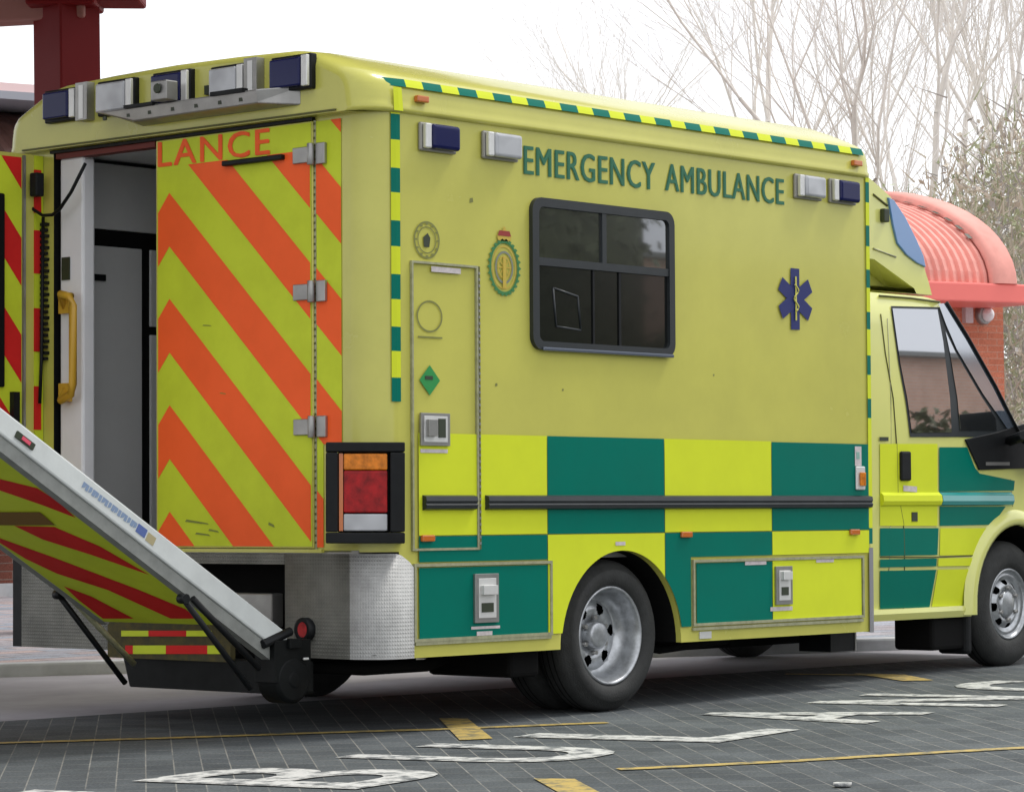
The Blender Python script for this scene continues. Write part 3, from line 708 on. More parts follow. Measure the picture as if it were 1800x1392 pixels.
# ---- wheels
def wheel(name, cx, yo, cz, R, lip, deep, holes, hr, hrad, hubr, hubout, label=None, flip=1, width=0.19):
    c = (cx, yo, cz); f = flip
    root = MB()
    pr = [(lip, 0.030), (lip+0.012, 0.010), (lip+0.035, 0.002), (lip+0.075, -0.004), (R-0.045, 0.004), (R-0.018, 0.022), (R-0.003, 0.045), (R, 0.07), (R, width-0.05), (R-0.02, width-0.01), (lip, width)]
    for k in (0.03, 0.06): pass
    root.lathe_y(c, [(r, f*y) for r, y in pr], m_tyre, 64)
    for gy in (0.075, 0.105, 0.135):
        root.lathe_y(c, [(R+0.0015, f*gy), (R+0.0015, f*(gy+0.006))], m_under, 64)
    o = root.build(name, amb, label=label)
    r = MB()
    pr = [(lip+0.002, 0.034), (lip+0.004, 0.018), (lip-0.004, 0.012), (lip-0.012, 0.022), (lip-0.022, 0.05), (lip-0.030, deep*0.6), (lip-0.045, deep-0.005), (lip-0.06, deep)]
    r.lathe_y(c, [(a, f*q) for a, q in pr], m_rim, 64)
    # disc with holes: fan sectors around each hole
    r2 = lip-0.06; r1 = hubr; N_ = 120; rows = []
    rr_ = [r2-(r2-r1)*k/14 for k in range(15)]
    vs, fs = [], []
    for i, q in enumerate(rr_):
        bow = 0.020*math.sin(math.pi*i/14)
        for k in range(N_): t = 2*math.pi*k/N_; vs.append((cx+q*math.cos(t), yo+f*(deep-bow), cz+q*math.sin(t)))
    for i in range(14):
        for k in range(N_):
            q = (rr_[i]+rr_[i+1])/2; t = 2*math.pi*(k+.5)/N_; hole = False
            for h in range(holes):
                ht = 2*math.pi*(h+0.15)/holes
                if (q*math.cos(t)-hr*math.cos(ht))**2+(q*math.sin(t)-hr*math.sin(ht))**2 < hrad**2: hole = True
            if not hole: fs.append((i*N_+k, i*N_+(k+1) % N_, (i+1)*N_+(k+1) % N_, (i+1)*N_+k))
    r.mesh(vs, fs, m_rim, True)
    r.build('rim', o)
    h = MB(); h.lathe_y(c, [(hubr+0.002, f*deep), (hubr, f*(deep-hubout)), (hubr-0.012, f*(deep-hubout-0.006)), (0.001, f*(deep-hubout-0.006))], m_steel if hubout > 0.05 else m_rim, 32)
    for k in range(6):
        t = 2*math.pi*(k+.5)/6; bx, bz = cx+(hubr+0.018)*math.cos(t), cz+(hubr+0.018)*math.sin(t)
        h.tube([(bx, yo+f*deep, bz), (bx, yo+f*(deep-0.035), bz)], 0.011, m_steel, 6)
    h.build('hub', o)
    k = MB(); k.lathe_y(c, [(lip-0.03, f*(deep+0.03)), (0.001, f*(deep+0.03))], m_under, 40); k.build('brake_drum', o)
    return o
wheel('rear_wheel', 1.598, 0.045, 0.346, 0.345, 0.222, 0.135, 6, 0.125, 0.026, 0.062, 0.05)
wheel('rear_wheel', 1.598, 0.26, 0.346, 0.345, 0.205, 0.05, 0, 0.12, 0.02, 0.06, 0.01)
wheel('rear_wheel', 1.598, WB-0.045, 0.346, 0.345, 0.222, 0.135, 6, 0.125, 0.026, 0.062, 0.05, flip=-1)
wheel('rear_wheel', 1.598, WB-0.26, 0.346, 0.345, 0.205, 0.05, 0, 0.12, 0.02, 0.06, 0.01, flip=-1)
FZ = 0.345+0.0135*(5.20-1.52)
wheel('front_wheel', 5.245, 0.215, FZ-0.004, 0.345, 0.192, 0.045, 8, 0.128, 0.024, 0.07, 0.02)
wheel('front_wheel', 5.245, WB-0.215, FZ, 0.345, 0.218, 0.045, 8, 0.150, 0.026, 0.085, 0.02, flip=-1)

# ---- chassis parts seen below the skirt
b = MB()
b.box((0.3, 0.75, 0.30), (5.6, 0.87, 0.42), m_under); b.box((0.3, WB-0.87, 0.30), (5.6, WB-0.75, 0.42), m_under)
b.tube([(1.598, 0.45, 0.36), (1.598, WB-0.45, 0.36)], 0.06, m_under, 12); b.tube([(5.205, 0.4, 0.36), (5.205, WB-0.4, 0.36)], 0.05, m_under, 12)
b.tube([(1.598, WB/2-0.16, 0.36), (1.598, WB/2+0.16, 0.36)], 0.15, m_under, 16)
b.box((0.35, 0.95, 0.19), (1.25, 1.45, 0.32), m_under); b.box((2.1, 0.85, 0.20), (4.4, 1.5, 0.34), m_under)
b.build('chassis', amb)
b = MB(); b.box((0.95, 0.10, 0.18), (1.15, 0.60, 0.31), m_under); b.build('air_tank', amb, bevel=0.02)
b = MB(); b.tube([(0.15, 0.55, 0.25), (0.35, 0.42, 0.235), (0.75, 0.42, 0.235), (1.2, 0.6, 0.28)], 0.028, m_under, 10); b.build('exhaust_pipe', amb)
b = MB(); b.tube([(2.0, 0.35, 0.29), (2.25, 0.3, 0.25), (2.9, 0.4, 0.27)], 0.02, m_under, 8); b.build('brake_line', amb)
a = S(1460, 1112, 0.35); c = S(1502, 1143, 0.35)
b = MB(); b.box((a.x, 0.35, c.z), (c.x, 0.55, a.z+0.06), m_black); b.box((c.x+0.001, 0.345, c.z), (c.x+0.012, 0.55, a.z+0.06), m_steel); b.build('step_bracket', amb)

# ---- tail lift
slope = (1.316-0.414)/(-1.727+0.218)
U = Vector((-1, 0, -slope)).normalized(); V = Vector((-U.z, 0, U.x))*-1.0
if V.z < 0: V = -V                                     # normal of platform, upwards
P0 = Vector((-0.205, 0.30, 0.407)); LEN = 1.95; YN, YF = 0.30, 1.145
b = MB()
top = P0; th_ = 0.088
b.obox(P0-V*th_, U*LEN, (0, 0.045, 0), V*th_, m_lgrey)
rail = b.build('tail_lift', amb, bevel=0.008, label='tail lift platform tilted up with red and yellow chevrons below')
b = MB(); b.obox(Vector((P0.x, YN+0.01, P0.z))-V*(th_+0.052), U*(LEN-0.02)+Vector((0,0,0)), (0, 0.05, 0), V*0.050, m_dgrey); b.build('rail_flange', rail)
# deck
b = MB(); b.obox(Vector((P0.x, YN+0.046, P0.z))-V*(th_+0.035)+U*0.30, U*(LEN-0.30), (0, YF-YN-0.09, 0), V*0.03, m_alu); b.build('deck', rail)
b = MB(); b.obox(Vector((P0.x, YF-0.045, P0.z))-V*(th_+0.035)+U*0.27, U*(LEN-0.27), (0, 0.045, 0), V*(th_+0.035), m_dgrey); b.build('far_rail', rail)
b = MB(); 
def dk(u, y, off=0.0365): return Vector((P0.x, y, P0.z))-V*(th_+off)+U*u
b.face([dk(0.30, YN+0.065), dk(LEN, YN+0.065), dk(LEN, YF-0.05), dk(0.30, YF-0.05)], m_dyel)
def onb(px, py, off=0.038):                            # point on the underside of the platform
    Q_ = Vector((P0.x, 0, P0.z))-V*(th_+off); d = ray(px, py); return C0+d*((Q_-C0).dot(V)/d.dot(V))
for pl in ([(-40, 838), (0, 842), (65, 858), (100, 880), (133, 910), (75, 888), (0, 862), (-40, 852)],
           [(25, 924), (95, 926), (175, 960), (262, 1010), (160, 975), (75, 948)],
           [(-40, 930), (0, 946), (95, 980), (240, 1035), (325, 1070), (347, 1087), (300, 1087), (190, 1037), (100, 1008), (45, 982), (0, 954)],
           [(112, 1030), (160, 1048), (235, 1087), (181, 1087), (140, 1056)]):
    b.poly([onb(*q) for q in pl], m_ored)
b.poly([onb(px, py, 0.0395) for px, py in ((-40, 900), (70, 900), (96, 923), (-40, 923))], mat('brown_grime', (0.20, 0.11, 0.02), 0.7))
b.build('chevron_marking', rail)
# stickers on the near rail
def rl(u, v, yo=-0.0015): return P0+U*u-V*v+Vector((0, yo, 0))
m_sb = mat('faded_blue_print', (0.22, 0.30, 0.44), 0.5)
cu = text_mesh
p_a = S(140, 862, 0.30)
u_a = (p_a-P0).dot(U); u_b = (S(238, 932, 0.30)-P0).dot(U)
b = MB()
x = u_b
random.seed(3)
for k in range(17):
    uu = u_a-(u_a-u_b)*k/17.0
    b.face([rl(uu, 0.030), rl(uu-0.015-0.006*(k % 3 == 0), 0.030), rl(uu-0.015, 0.030+0.026*(0.7+0.3*(k % 2))), rl(uu, 0.056)], m_sb)
b.face([rl(u_b-0.0, 0.026), rl(u_b-0.055, 0.026), rl(u_b-0.055, 0.062), rl(u_b, 0.062)], mat('blue_logo_block', (0.09, 0.14, 0.36), 0.5))
b.face([rl(u_b-0.062, 0.030), rl(u_b-0.11, 0.030), rl(u_b-0.11, 0.066), rl(u_b-0.062, 0.066)], mat('ochre_logo_block', (0.42, 0.36, 0.20), 0.5))
b.build('rail_sticker', rail)
ul = (S(45, 774, 0.30)-P0).dot(U)
b = MB(); b.obox(rl(ul-0.045, 0.062, -0.008), U*0.10, (0, 0.008, 0), V*0.026, m_dark); o = b.build('rail_lamp', rail)
b = MB(); b.obox(rl(ul-0.02, 0.056, -0.011), U*0.045, (0, 0.003, 0), V*0.015, mat('pink_red_lens', (0.75, 0.10, 0.16), 0.3)); b.build('lens', o)
# lift base, struts and knuckle
m_oil = mat('oily_black_steel', (0.006, 0.007, 0.007), 0.5, spec=0.15, noise=0.4, nscale=12)
b = MB()
q0, q1 = RR(214, 1152, -0.20), RR(226, 1207, -0.20)
b.prism([(-0.20, 0.30, q1.z), (-0.20, q1.y, q1.z), (-0.20, q0.y, q0.z), (-0.20, 0.30, q0.z)], (0.14, 0, 0), m_oil)
lb = b.build('lift_base', amb, bevel=0.012)
b = MB()
rws = [[(-0.30+r_*math.cos(2*math.pi*k/32), 0.27+yo, 0.28+r_*math.sin(2*math.pi*k/32)) for k in range(32)] for r_, yo in ((0.001, 0), (0.03, 0), (0.032, 0.006), (0.085, 0.006), (0.10, 0.02), (0.10, 0.12))]
rws = [[(x+0.10, y, z-0.06) for x, y, z in r] for r in rws]
b.grid(rws, m_oil, True, True)
b.box((-0.31, 0.28, 0.21), (-0.10, 0.40, 0.385), m_oil); b.box((-0.24, 0.262, 0.35), (-0.17, 0.28, 0.39), m_oil)
b.tube([(-0.36, 0.30, 0.37), (-0.20, 0.30, 0.42)], 0.02, m_black, 8); b.box((-0.16, 0.26, 0.30), (-0.13, 0.27, 0.31), m_alu)
b.build('lift_knuckle', amb, bevel=0.006)
for (a_, c_, y) in (((103, 1045), (220, 1200), 1.19), ((322, 1052), (440, 1210), 0.285)):
    b = MB(); p, q = S(*a_, y), S(*c_, y)
    b.tube([p, q], 0.013, m_black, 8); b.tube([p+Vector((0, -0.02, 0)), p+Vector((0, 0.02, 0))], 0.02, m_black, 12)
    b.tube([p+Vector((0.05, 0, 0.0)), q+Vector((0.05, 0, 0.08))], 0.014, m_trim if y > 1 else m_black, 8)
    b.build('lift_strut', amb)
b = MB()
X = -0.215
def strip(py0, py1, pl, pr_, segs, m0):
    b = MB()
    for i, (a0, a1, mm) in enumerate(segs):
        pa_, pb_ = pl+(pr_-pl)*a0, pl+(pr_-pl)*a1
        q = [RR(pa_, py0, X), RR(pb_, py0, X), RR(pb_, py1, X), RR(pa_, py1, X)]; b.face(q, mm)
    b.build('lift_flap_marking', amb)
strip(1108, 1118, 213, 372, ((0, .3, m_dyel), (.3, .72, m_ored), (.72, 1, m_dyel)), 0)
strip(1134, 1149, 220, 390, ((0, .08, m_ored), (.08, .42, m_dyel), (.42, .85, m_ored), (.85, 1, m_dyel)), 0)
b = MB(); 
q0, q1 = RR(190, 1086, X+0.006), RR(372, 1086, X+0.006); q2 = RR(220, 1152, X+0.006)
b.box((X+0.003, q1.y-0.12, q2.z-0.01), (X+0.03, q0.y, q0.z), mat('grimy_flap', (0.05, 0.045, 0.02), 0.8, noise=0.6, nscale=18, col2=(0.10, 0.08, 0.02))); b.build('lift_flap', amb)

# ---- cab
YC = 0.19
def ycab(z):
    if z > 1.28: return YC+(z-1.28)*0.03
    if z < 0.62: return YC+(0.62-z)*0.10
    return YC
def cabtop(x):
    if x < 4.56: return 2.035
    if x < 5.38: return 2.02-(x-4.56)*0.93
    if x < 5.95: return 1.257-(x-5.38)*0.30
    return 1.086-(x-5.95)*1.2
CA = (5.250, FZ, 0.430)
def cabbot(x):
    dx = x-CA[0]
    if abs(dx) < CA[2]: return max(0.36, CA[1]+math.sqrt(CA[2]**2-dx*dx))
    return 0.36
b = MB()
xs = sorted(set([3.62, 3.75, 3.9, 4.1, 4.3, 4.45, 4.56, 4.65, 4.75, 5.38, 5.5, 5.95, 6.0, 6.1]+[CA[0]+CA[2]*math.cos(math.pi*k/28) for k in range(29)]))
zl = [0.0, 0.06, 0.13, 0.2, 0.3, 0.45, 0.6, 0.75, 0.9, 1.0]
rows = []
def cc(x, z, side):
    y = ycab(z)
    if x > 5.5: y += (x-5.5)**2*0.5
    return (x, y if side == 0 else WB-y, z)
for x in xs:
    zb, zt = cabbot(x), cabtop(x)
    zz = [zb+(zt-zb)*t for t in zl]
    r = [cc(x, z, 0) for z in zz]
    r += [(x, r[-1][1]+0.05, zt+0.012), (x, WB/2, zt+0.03), (x, WB-r[-1][1]-0.05, zt+0.012)]
    r += [cc(x, z, 1) for z in reversed(zz)]
    rows.append(r)
b.grid(rows, m_cabpaint, True)
b.poly(rows[-1], m_cabpaint)
cb = b.build('cab', amb)
for e in cb.data.edges: pass
# wheel housing + arch lip
b = MB()
for k in range(32):
    a0, a1 = math.pi*k/32, math.pi*(k+1)/32
    p = [(CA[0]+CA[2]*math.cos(a), CA[1]+CA[2]*math.sin(a)) for a in (a0, a1)]
    b.face([(p[0][0], YC-0.002, p[0][1]), (p[1][0], YC-0.002, p[1][1]), (p[1][0], 0.6, p[1][1]), (p[0][0], 0.6, p[0][1])], m_under)
b.poly([(CA[0]+CA[2]*math.cos(math.pi*k/20), 0.6, CA[1]+CA[2]*math.sin(math.pi*k/20)) for k in range(21)], m_under)
b.face([(3.6, 0.22, 0.37), (4.8, 0.22, 0.37), (4.8, WB-0.22, 0.37), (3.6, WB-0.22, 0.37)], m_under)
b.build('wheel_housing', amb)
b = MB()
rws = []
for k in range(29):
    a = math.pi*(k/28)
    ca, sa = math.cos(a), math.sin(a)
    rws.append([(CA[0]+(CA[2]+w)*ca, yy, max(0.33, CA[1]+(CA[2]+w)*sa) if k not in (0, 28) else 0.345) for w, yy in ((0.0, YC+0.02), (0.0, YC-0.028), (0.02, YC-0.036), (0.06, YC-0.030), (0.085, YC+0.004))])
b.grid(rws, m_cabpaint); b.build('wheel_arch_trim', amb)
b = MB(); b.prism([(3.66, YC+0.012, 0.335), (3.66, YC-0.004, 0.37), (3.66, YC+0.0, 0.395), (3.66, YC+0.04, 0.395), (3.66, YC+0.04, 0.335)], (1.16, 0, 0), m_cabpaint); b.build('cab_sill', amb)
b = MB(); b.box((4.50, YC+0.05, 0.16), (4.83, YC+0.30, 0.34), m_under); b.box((4.80, YC+0.03, 0.13), (4.86, YC+0.22, 0.45), m_black); b.build('mudflap', amb, bevel=0.02)

def over(pts, off, m, name=None, parent=amb):          # polygon given in pixels, laid on the cab side
    out = []
    for px, py in pts:
        p = S(px, py, YC); p = S(px, py, ycab(p.z)-off); p.y = ycab(p.z)-off; out.append(p)
    return out
def cabpoly(b, pts, off, m): b.poly(over(pts, off, m), m)
# door glass
b = MB()
cabpoly(b, [(1566, 538), (1652, 540), (1663, 570), (1682, 614), (1705, 653), (1728, 692), (1772, 752), (1772, 768), (1684, 768), (1600, 768), (1592, 705), (1580, 640)], 0.004, m_rub)
dg_ = b.build('door_window', amb)
b = MB(); cabpoly(b, [(1569, 542), (1648, 544), (1658, 600), (1670, 700), (1673, 760), (1603, 761), (1595, 700), (1583, 640)], 0.007, m_cglass); b.build('glass', dg_)
b = MB(); cabpoly(b, [(1662, 582), (1680, 620), (1702, 658), (1725, 697), (1750, 735), (1752, 757), (1688, 757), (1683, 700), (1670, 620)], 0.007, m_cglass); b.build('quarter_glass', dg_)
# windscreen side band
b = MB()
pA = [(1650, 534), (1664, 533), (1702, 592), (1742, 664), (1781, 742), (1800, 775), (1770, 752), (1728, 692), (1705, 653), (1682, 614), (1663, 570)]
b.poly(over(pA, 0.010, None), m_wglass); b.build('windscreen_edge', amb)
b = MB(); pp = over([(1664, 532), (1702, 594), (1750, 679), (1781, 741), (1802, 778)], 0.014, None); b.tube(pp, 0.010, m_black, 6); b.build('windscreen_seal', amb)
ws = MB()
zt0, zt1 = (4.58, 2.03), (5.40, 1.27)
ws.face([(4.60, YC+0.07, 2.03), (5.42, YC+0.02, 1.275), (5.42, WB-YC-0.02, 1.275), (4.60, WB-YC-0.07, 2.03)], m_cglass); ws.build('windscreen', amb)
# chequers on the cab
b = MB()
cabpoly(b, [(1547, 780), (1648, 780), (1648, 924), (1547, 924)], 0.004, m_yel)
cabpoly(b, [(1651, 786), (1700, 786), (1714, 822), (1722, 832), (1784, 845), (1782, 862), (1651, 864)], 0.004, m_grn)
cabpoly(b, [(1652, 890), (1768, 890), (1745, 922), (1652, 924)], 0.004, m_grn)
cabpoly(b, [(1547, 928), (1650, 928), (1648, 975), (1547, 977)], 0.004, m_grn)
cabpoly(b, [(1653, 928), (1738, 928), (1722, 975), (1652, 976)], 0.004, m_yel)
cabpoly(b, [(1547, 983), (1647, 981), (1646, 995), (1547, 997)], 0.006, m_grn)
cabpoly(b, [(1650, 981), (1720, 980), (1714, 994), (1649, 995)], 0.006, m_yel)
cabpoly(b, [(1547, 1003), (1646, 1001), (1634, 1067), (1547, 1070)], 0.005, m_grn)
cabpoly(b, [(1649, 1001), (1712, 1000), (1700, 1064), (1638, 1066)], 0.005, m_yel)
b.build('cab_chequer_marking', amb)
# waist ridge
for x0, x1, mm in ((3.95, 4.497, m_yel), (4.503, 5.21, mat('ridge_teal', (0.03, 0.30, 0.28), 0.15, coat=1.0))):
    b = MB(); b.prism([(x0, YC, 1.004), (x0, YC-0.022, 0.985), (x0, YC-0.026, 0.955), (x0, YC-0.018, 0.935), (x0, YC, 0.928)], (x1-x0, 0, 0), mm); b.build('waist_ridge', amb)
b = MB()
def seam(pts, r=0.006, m=m_seam, off=0.001):
    b = MB(); b.tube(over(pts, off, None), r*0.75, m, 5); b.build('door_seam', amb)
seam([(1548, 552), (1556, 620), (1570, 700), (1576, 780), (1578, 865), (1588, 920), (1590, 985), (1588, 1072)])
seam([(1545, 520), (1600, 524), (1652, 531)], 0.007)
seam([(1547, 979), (1640, 979), (1716, 976)], 0.005); 
seam([(1565, 925), (1563, 1000), (1552, 1068)], 0.004, m_trim)
seam([(1560, 560), (1566, 700), (1566, 925)], 0.004, m_trim)
seam([(1776, 842), (1780, 890)], 0.004, m_trim)
b = MB(); a = S(1579, 793, YC); c = S(1597, 845, YC); b.box((a.x, YC-0.022, c.z), (c.x, YC-0.003, a.z), m_black); b.build('door_handle', amb, bevel=0.012)
b = MB(); a = S(1601, 900, YC); c = S(1611, 916, YC); b.box((a.x, YC-0.008, c.z), (c.x, YC-0.0045, a.z), m_dark); b.build('door_lock', amb)
b = MB(); cabpoly(b, [(1588, 853), (1612, 855), (1612, 865), (1588, 863)], 0.007, m_pinkw); b.build('sticker', amb)
b = MB(); cabpoly(b, [(1546, 768), (1562, 768), (1562, 775), (1546, 775)], 0.006, m_dark); b.build('sticker', amb)
# mirror
b = MB()
mp = [(1697, 772), (1752, 760), (1800, 745), (1830, 760), (1830, 822), (1722, 826)]
q = [S(px, py, YC-0.012) for px, py in mp]
b.prism(q, (0, 0.01, 0), m_black)
b.tube([S(1775, 775, 0.17), S(1800, 765, 0.02)], 0.03, m_black, 8)
b.box((5.24, -0.16, 1.10), (5.40, 0.10, 1.46), m_black)
mr_ = b.build('wing_mirror', amb, bevel=0.012)
b = MB(); q = [S(px, py, YC-0.016) for px, py in ((1733, 812), (1775, 812), (1775, 818), (1733, 818))]; b.face(q, m_steel); b.build('mirror_trim', mr_)

# ---- over-cab fairing
b = MB()
YFr = 0.24
side = [(3.592, 2.69), (3.80, 2.675), (3.98, 2.635), (4.17, 2.555), (4.35, 2.405), (4.46, 2.26), (4.54, 2.12), (4.57, 2.055), (3.592, 2.048)]
# loft with rounded shoulders
def fsec(y, k): return [(3.592+(x-3.592)*k, y, 2.05+(z-2.05)*(0.94+0.06*k)) for x, z in side]
rowsf = [fsec(YFr, 0.96), fsec(YFr+0.03, 0.985), fsec(YFr+0.10, 1.0), fsec(YFr+0.35, 1.05), fsec(WB/2, 1.08), fsec(WB-YFr-0.35, 1.05), fsec(WB-YFr-0.10, 1.0), fsec(WB-YFr-0.03, 0.985), fsec(WB-YFr, 0.96)]
b.grid(rowsf[0:], m_cabpaint, True, True)
b.poly(rowsf[-1], m_cabpaint)
# near face with notch
tri = [S(1537, 456, YFr), S(1607, 507, YFr), S(1537, 502, YFr)]
o1 = rowsf[0]
b.poly([o1[0], o1[1], o1[2], o1[3], o1[4], o1[5], o1[6], o1[7], (tri[1].x+0.02, YFr, 2.055), tri[1], tri[0], (3.60, YFr, tri[0].z+0.01)], m_cabpaint)
b.poly([(t.x, YFr+0.16, t.z+(0.03 if i == 0 else 0)) for i, t in enumerate(tri)], m_cabpaint)
b.face([tri[0], tri[1], tri[1]+Vector((0, 0.16, 0)), tri[0]+Vector((0, 0.16, 0.03))], m_cabpaint)
b.face([tri[1], tri[2], tri[2]+Vector((0, 0.16, 0)), tri[1]+Vector((0, 0.16, 0))], m_cabpaint)
fr = b.build('cab_fairing', amb)
b = MB(); pts = [(1562, 347), (1572, 352), (1592, 382), (1612, 422), (1624, 450), (1628, 470), (1612, 462), (1594, 448), (1578, 428), (1570, 395)]
b.prism([S(px, py, YFr-0.012) for px, py in pts], (0, 0.05, 0), m_lblue); b.build('front_beacon', fr, bevel=0.004)
b = MB(); p = S(1553, 379, YFr-0.01); b.box((p.x-0.02, YFr-0.03, p.z-0.035), (p.x+0.03, YFr+0.0, p.z+0.035), m_dark); b.build('fairing_socket', fr, bevel=0.006)
b = MB(); b.tube([S(1535, 342, YFr-0.003), S(1560, 362, YFr-0.003)], 0.006, m_seam, 5); b.tube([S(1535, 437, YFr-0.003), S(1575, 452, YFr-0.003)], 0.005, m_trim, 5); b.build('fairing_seam', fr)

# ================================================================== GROUND
m_pave = brick_mat('charcoal_block_paving', (0.118, 0.130, 0.134), (0.082, 0.092, 0.098), (0.27, 0.265, 0.24), 0.21, 0.1052, 0.003, rot=-math.atan2(0.79, 0.70), nz=0.42, off=0.5, fade=True)
m_foot = brick_mat('pink_block_paving', (0.46, 0.36, 0.34), (0.30, 0.34, 0.40), (0.22, 0.20, 0.19), 0.42, 0.21, 0.012, rot=rad(13), nz=0.25)
m_kerb = mat('concrete_kerb', (0.50, 0.51, 0.52), 0.8, noise=0.2, nscale=6)
m_far = mat('lit_road', (0.34, 0.325, 0.345), 0.8, noise=0.25, nscale=1.5)  # lit ground beyond the ambulance, its brightness put into a paler colour
m_wpaint = mat('worn_white_road_paint', (0.62, 0.62, 0.59), 0.6, noise=0.5, nscale=13, detail=12, lo=0.40, hi=0.54, col2=(0.15, 0.16, 0.165))
m_ypaint = mat('worn_yellow_road_paint', (0.50, 0.36, 0.10), 0.6, noise=0.5, nscale=15, detail=12, lo=0.38, hi=0.54, col2=(0.16, 0.145, 0.09))
b = MB(); b.face([(-300, -300, -0.004), (600, -300, -0.004), (600, 600, -0.004), (-300, 600, -0.004)], mat('outer_ground', (0.30, 0.30, 0.28), 0.9, noise=0.3, nscale=0.4))
tag(b.build('ground'), kind='structure')
# road (charcoal blocks) up to the lit edge beyond the ambulance's shadow
e0 = Vector((-0.267, 2.11, 0)); eu = Vector((0.979, -0.204, 0)).normalized(); en = Vector((0.204, 0.979, 0)).normalized()
b = MB(); b.face([e0-eu*40-en*30, e0+eu*60-en*30, e0+eu*60, e0-eu*40], m_pave); tag(b.build('road'), kind='structure')
k0 = G(0, 1190); k1 = G(1560, 1143); ku = (k1-k0).normalized(); kn = Vector((-ku.y, ku.x, 0))
b = MB(); b.face([e0-eu*40+en*0.002, e0+eu*60+en*0.002, e0+eu*60+en*16, e0-eu*40+en*16], m_far); tag(b.build('access_lane'), kind='structure')
b = MB(); b.obox(k0-ku*30+Vector((0, 0, -0.02)), ku*90, kn*0.14, Vector((0, 0, 0.095)), m_kerb); tag(b.build('kerb', bevel=0.015), kind='structure')
b = MB(); q = [k0-ku*30+kn*0.14, k0+ku*60+kn*0.14, k0+ku*60+kn*26, k0-ku*30+kn*26]
b.face([p+Vector((0, 0, 0.072)) for p in q], m_foot); tag(b.build('pavement'), kind='structure')

# road markings, traced as polygons on the ground
def stroke(b, pts, w, m, z):
    P_ = [G(px, py, z) for px, py in pts]; n_ = len(P_); Lf, Rt = [], []
    for i in range(n_):
        d = (P_[min(i+1, n_-1)]-P_[max(i-1, 0)]).normalized(); nr = Vector((-d.y, d.x, 0))*(w/2)
        Lf.append(P_[i]+nr); Rt.append(P_[i]-nr)
    for i in range(n_-1): b.face([Rt[i], Rt[i+1], Lf[i+1], Lf[i]], m)
z = 0.004
def road_word():                                       # AMBULANCE painted letter by letter along the bay
    out = MB(); tv, qv = Vector((0.787, -0.617, 0)), Vector((0.617, 0.787, 0))
    for k, ch in enumerate('AMBULANCE'):
        cu = bpy.data.curves.new('tmp', 'FONT'); cu.body = ch; cu.size = 1.0; cu.resolution_u = 5
        o = bpy.data.objects.new('tmp', cu); COL.objects.link(o)
        me = bpy.data.meshes.new_from_object(o.evaluated_get(bpy.context.evaluated_depsgraph_get()))
        bpy.data.objects.remove(o); bpy.data.curves.remove(cu)
        xs = [v.co.x for v in me.vertices]; ys = [v.co.y for v in me.vertices]; x0, x1, y0, y1 = min(xs), max(xs), min(ys), max(ys)
        for q_, (dx, dy) in enumerate(((-.035, -.02), (-.035, .02), (.035, -.02), (.035, .02), (0, 0))):
            vs = []
            for v in me.vertices:
                u = (v.co.x-x0)/(x1-x0)*0.93+0.035+dx; w = (v.co.y-y0)/(y1-y0)*0.95+0.025+dy
                a = 0.46+(k-3)*0.815+0.47*u-0.74*w; c = -1.39+(k-3)*0.67+0.47*u+0.545*w
                p = tv*a+qv*c; p.z = z+0.0003*q_; vs.append(p)
            out.mesh(vs, [tuple(p.vertices) for p in me.polygons], m_wpaint)
    return out
b = road_word()
tag(b.build('road_lettering'), 'worn white lettering painted on the grey block paving', kind='structure')
b = MB()
stroke(b, [(-60, 1307), (0, 1305), (300, 1296), (600, 1286), (767, 1281), (1067, 1269)], 0.075, m_ypaint, z)
stroke(b, [(1087, 1351), (1200, 1346), (1400, 1336), (1567, 1326), (1800, 1313), (1900, 1308)], 0.075, m_ypaint, z)
b.poly([G(px, py, z+.0005) for px, py in ((772, 1262), (822, 1262), (866, 1297), (808, 1300))], m_ypaint)
b.poly([G(px, py, z+.0005) for px, py in ((938, 1367), (1010, 1368), (1070, 1400), (1000, 1402))], m_ypaint)
b.poly([G(px, py, z+.0005) for px, py in ((1500, 1183), (1590, 1185), (1642, 1195), (1588, 1196))], m_ypaint)
stroke(b, [(1380, 1184), (1560, 1186)], 0.06, m_ypaint, z)
tag(b.build('bay_line'), 'worn yellow bay line on the grey block paving', kind='structure')
b = MB(); p = G(1481, 1381, 0.004)
vs = [p+Vector((0.035*math.cos(t), 0.03*math.sin(t), 0.0)) for t in [2*math.pi*k/9 for k in range(9)]]
b.poly(vs, m_wpaint); b.grid([vs, [v*1.0+Vector((0, 0, 0.012)) for v in vs]], m_wpaint); b.poly([v+Vector((0, 0, 0.012)) for v in vs], m_wpaint)
tag(b.build('litter_scrap'), 'small white scrap lying on the paving at the bottom right', 'litter')

# ================================================================== BUILDINGS
bu = Vector((math.cos(rad(-12.9)), math.sin(rad(-12.9)), 0)); bn = Vector((-bu.y, bu.x, 0)); Zv = Vector((0, 0, 1))
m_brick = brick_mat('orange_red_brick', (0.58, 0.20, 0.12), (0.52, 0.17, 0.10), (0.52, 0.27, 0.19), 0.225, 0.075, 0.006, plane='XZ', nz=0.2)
m_pink = mat('pink_red_steel', (0.86, 0.38, 0.32), 0.6, spec=0.2, noise=0.22, nscale=2.5, detail=8)  # even pink red base, tone varied at random
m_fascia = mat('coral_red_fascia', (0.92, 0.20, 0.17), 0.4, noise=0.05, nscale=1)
m_brown = mat('shaded_ribbed_steel', (0.10, 0.045, 0.035), 0.5)  # shaded side of the ribs, the shade put into a darker brown
fr0 = Wd(1700, 900, 33.0); fr0.z = 0
def B(u, n, z): return fr0+bu*u+bn*n+Zv*z
